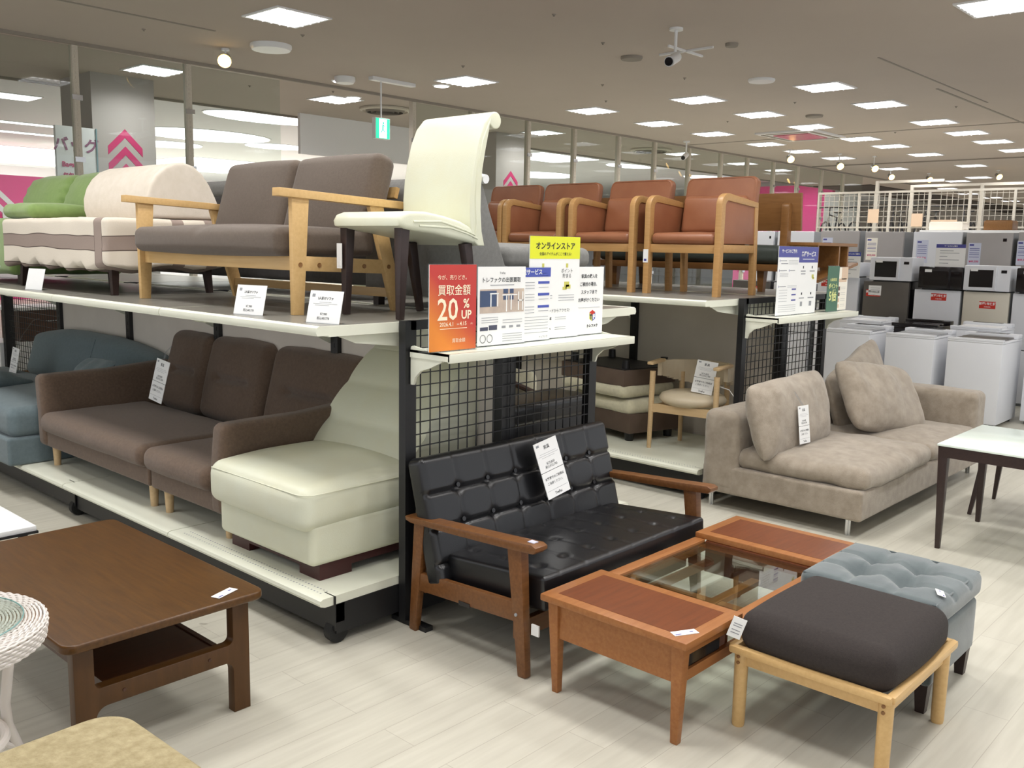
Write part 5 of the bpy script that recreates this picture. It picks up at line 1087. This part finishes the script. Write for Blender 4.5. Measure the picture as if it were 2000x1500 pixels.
# ------------------------------------------------------------------ white grid screens, bicycles and far clutter
ys = [8.29, 7.46, 6.87, 6.14, 5.44, 4.70, 3.95]
for i in range(6):
    a, b = ys[i + 1], ys[i]; y = (a + b) / 2; w = b - a
    t = thing('grid_screen', 'white wire grid screen behind the refrigerators, %s from the left' % ordn[i].replace('nearest', 'first'), 'screen', (18, y, 0)); H_ = 2.72
    part('frame', t, m_wire, lambda g: (box(g, -.02, .02, -w / 2, -w / 2 + .022, 0, H_), box(g, -.02, .02, w / 2 - .022, w / 2, 0, H_), box(g, -.02, .02, -w / 2 + .022, w / 2 - .022, H_ - .04, H_), box(g, -.02, .02, -w / 2 + .022, w / 2 - .022, 2.02, 2.05), box(g, -.02, .02, -w / 2 + .022, w / 2 - .022, .3, .34)))
    part('wire_grid', t, m_wire, lambda g: [box(g, -.005, .005, -w / 2 + .1 * k - .004, -w / 2 + .1 * k + .004, .34, H_) for k in range(1, int(w / .1))] + [box(g, -.005, .005, -w / 2, w / 2, .34 + .1 * k - .004, .34 + .1 * k + .004) for k in range(1, 24)])
for i, (y, h_) in enumerate(((6.90, 2.9), (5.6, 2.9), (7.6, 3.0))):
    t = thing('pole_stand', 'tall thin white pole frame behind the grid screens, %s' % ('middle one', 'right one', 'left one')[i], 'frame', (19.2, y, 0)); part('pole', t, m_wire, lambda g: box(g, -.03, .03, -.03, .03, 0, h_)); part('cross_bar', t, m_wire, lambda g: box(g, -.02, .02, -1.3, 0, h_ - .05, h_))
m_bike = mat('bike_black', (30, 28, 30), .4)
def bicycle():
    t = thing('bicycle', '', 'bicycle', (0, 0, 0), 0, 'bicycles standing behind the grid screens')
    for x in (-.5, .5):
        part('wheel', t, m_rubber, lambda g: (tube(g, [(x + .32 * math.cos(a), 0, .34 + .32 * math.sin(a)) for a in [2 * PI * i / 28 for i in range(28)]], .02, 6, closed=True), [beam(g, (x, 0, .34), (x + .31 * math.cos(a), 0, .34 + .31 * math.sin(a)), .004, .004, up=(0, 1, 0)) for a in [PI * i / 6 for i in range(12)]]))
    P = {'bb': (0, 0, .3), 'seat': (-.17, 0, .78), 'head': (.33, 0, .82), 'hl': (.36, 0, .7), 'r': (-.5, 0, .34), 'f': (.5, 0, .34)}
    part('frame', t, m_bike, lambda g: [tube(g, [P[a], P[b]], .017, 8) for a, b in (('bb', 'seat'), ('seat', 'head'), ('bb', 'hl'), ('bb', 'r'), ('seat', 'r'), ('head', 'f'))])
    part('handlebar', t, m_bike, lambda g: (tube(g, [(.33, 0, .82), (.30, 0, .97)], .014, 8), tube(g, [(.24, -.3, .97), (.32, -.12, .98), (.32, .12, .98), (.24, .3, .97)], .013, 8), [tube(g, [(.24, s * .3, .97), (.18, s * .31, .97)], .018, 8) for s in (-1, 1)]))
    part('saddle', t, m_rubber, lambda g: prism(g, [(-.32, .88), (-.28, .91), (-.05, .90), (-.03, .885), (-.2, .87)], -.05, .05, r=.01)); part('seat_post', t, m_steel, lambda g: tube(g, [(-.17, 0, .78), (-.19, 0, .88)], .012, 8)); part('pedal_crank', t, m_steel, lambda g: (lathe(g, [(.09, -.004), (.09, .004)], 20, T(0, .03, .3) @ RX(90)), beam(g, (0, -.05, .3), (.12, -.05, .2), .01, .02, up=(0, 1, 0))))
    return t
t = thing('bike_platform', 'white platform carrying bicycles behind the grid screens', 'platform', (20.3, 7.5, 0)); part('deck', t, m_white, lambda g: box(g, -.8, .8, -1.9, 1.75, 1.48, 1.54)); [part('leg', t, m_white, lambda g: box(g, x - .04, x + .04, y - .04, y + .04, 0, 1.48)) for x in (-.7, .7) for y in (-1.8, 1.65)]
bk0 = bicycle()
for i, (y, r_, l) in enumerate(((8.95, 184, 'black bicycle farthest left behind the grid, by the magenta wall'), (8.25, 177, 'black bicycle with handlebar facing out, second from the left behind the grid'), (7.55, 183, 'black bicycle behind the grid beside a pinkish paper tag'), (6.85, 176, 'black bicycle behind the grid above the white refrigerator'), (6.15, 184, 'black bicycle farthest right behind the grid'))):
    o = bk0 if i == 0 else dup(bk0); o.location = (20.3, y, 1.542); o.rotation_euler = (0, 0, math.radians(r_)); o['label'] = l
for i, (y, z, w_, h_, c, l) in enumerate(((7.15, 2.12, .2, .26, m_pbeige, 'small pinkish paper hung on the grid screens at left'), (6.33, 2.05, .2, .24, m_pbeige, 'small pinkish paper hung on the middle grid screen'), (5.85, 1.75, .46, .42, m_pbeige, 'large pale pink board leaning on the grid screens'))):
    g = G(); box(g, 17.955, 17.975, y - w_ / 2, y + w_ / 2, z, z + h_); tag(put('paper_notice' if i < 2 else 'leaning_board', g, c), l, 'notice' if i < 2 else 'board')
t = thing('storage_shelf', 'pale shelf with small boxes behind the refrigerators at right', 'shelf', (15.5, 4.1, 0)); part('top_board', t, m_white, lambda g: box(g, -.3, .3, -1.2, 1.2, 1.88, 1.92)); part('body', t, m_applside, lambda g: box(g, -.28, .28, -1.18, 1.18, 0, 1.88))
for i, (y, w_, h_, c, l) in enumerate(((4.95, .5, .12, m_pcream, 'cream box on the shelf behind the refrigerators'), (4.2, .4, .14, w_oakd, 'brown carton on the shelf behind the refrigerators'), (3.6, .45, .12, m_applside, 'grey box on the shelf behind the refrigerators'), (3.1, .3, .2, m_blue, 'blue-grey box on the shelf behind the refrigerators'))):
    g = G(); box(g, -.15, .15, -w_ / 2, w_ / 2, 0, h_, .01); box(g, -.14, .14, -w_ / 2 + .02, w_ / 2 - .02, h_, h_ + .01); tag(put('storage_box', g, c, loc=(15.45, y, 1.9205)), l, 'box')
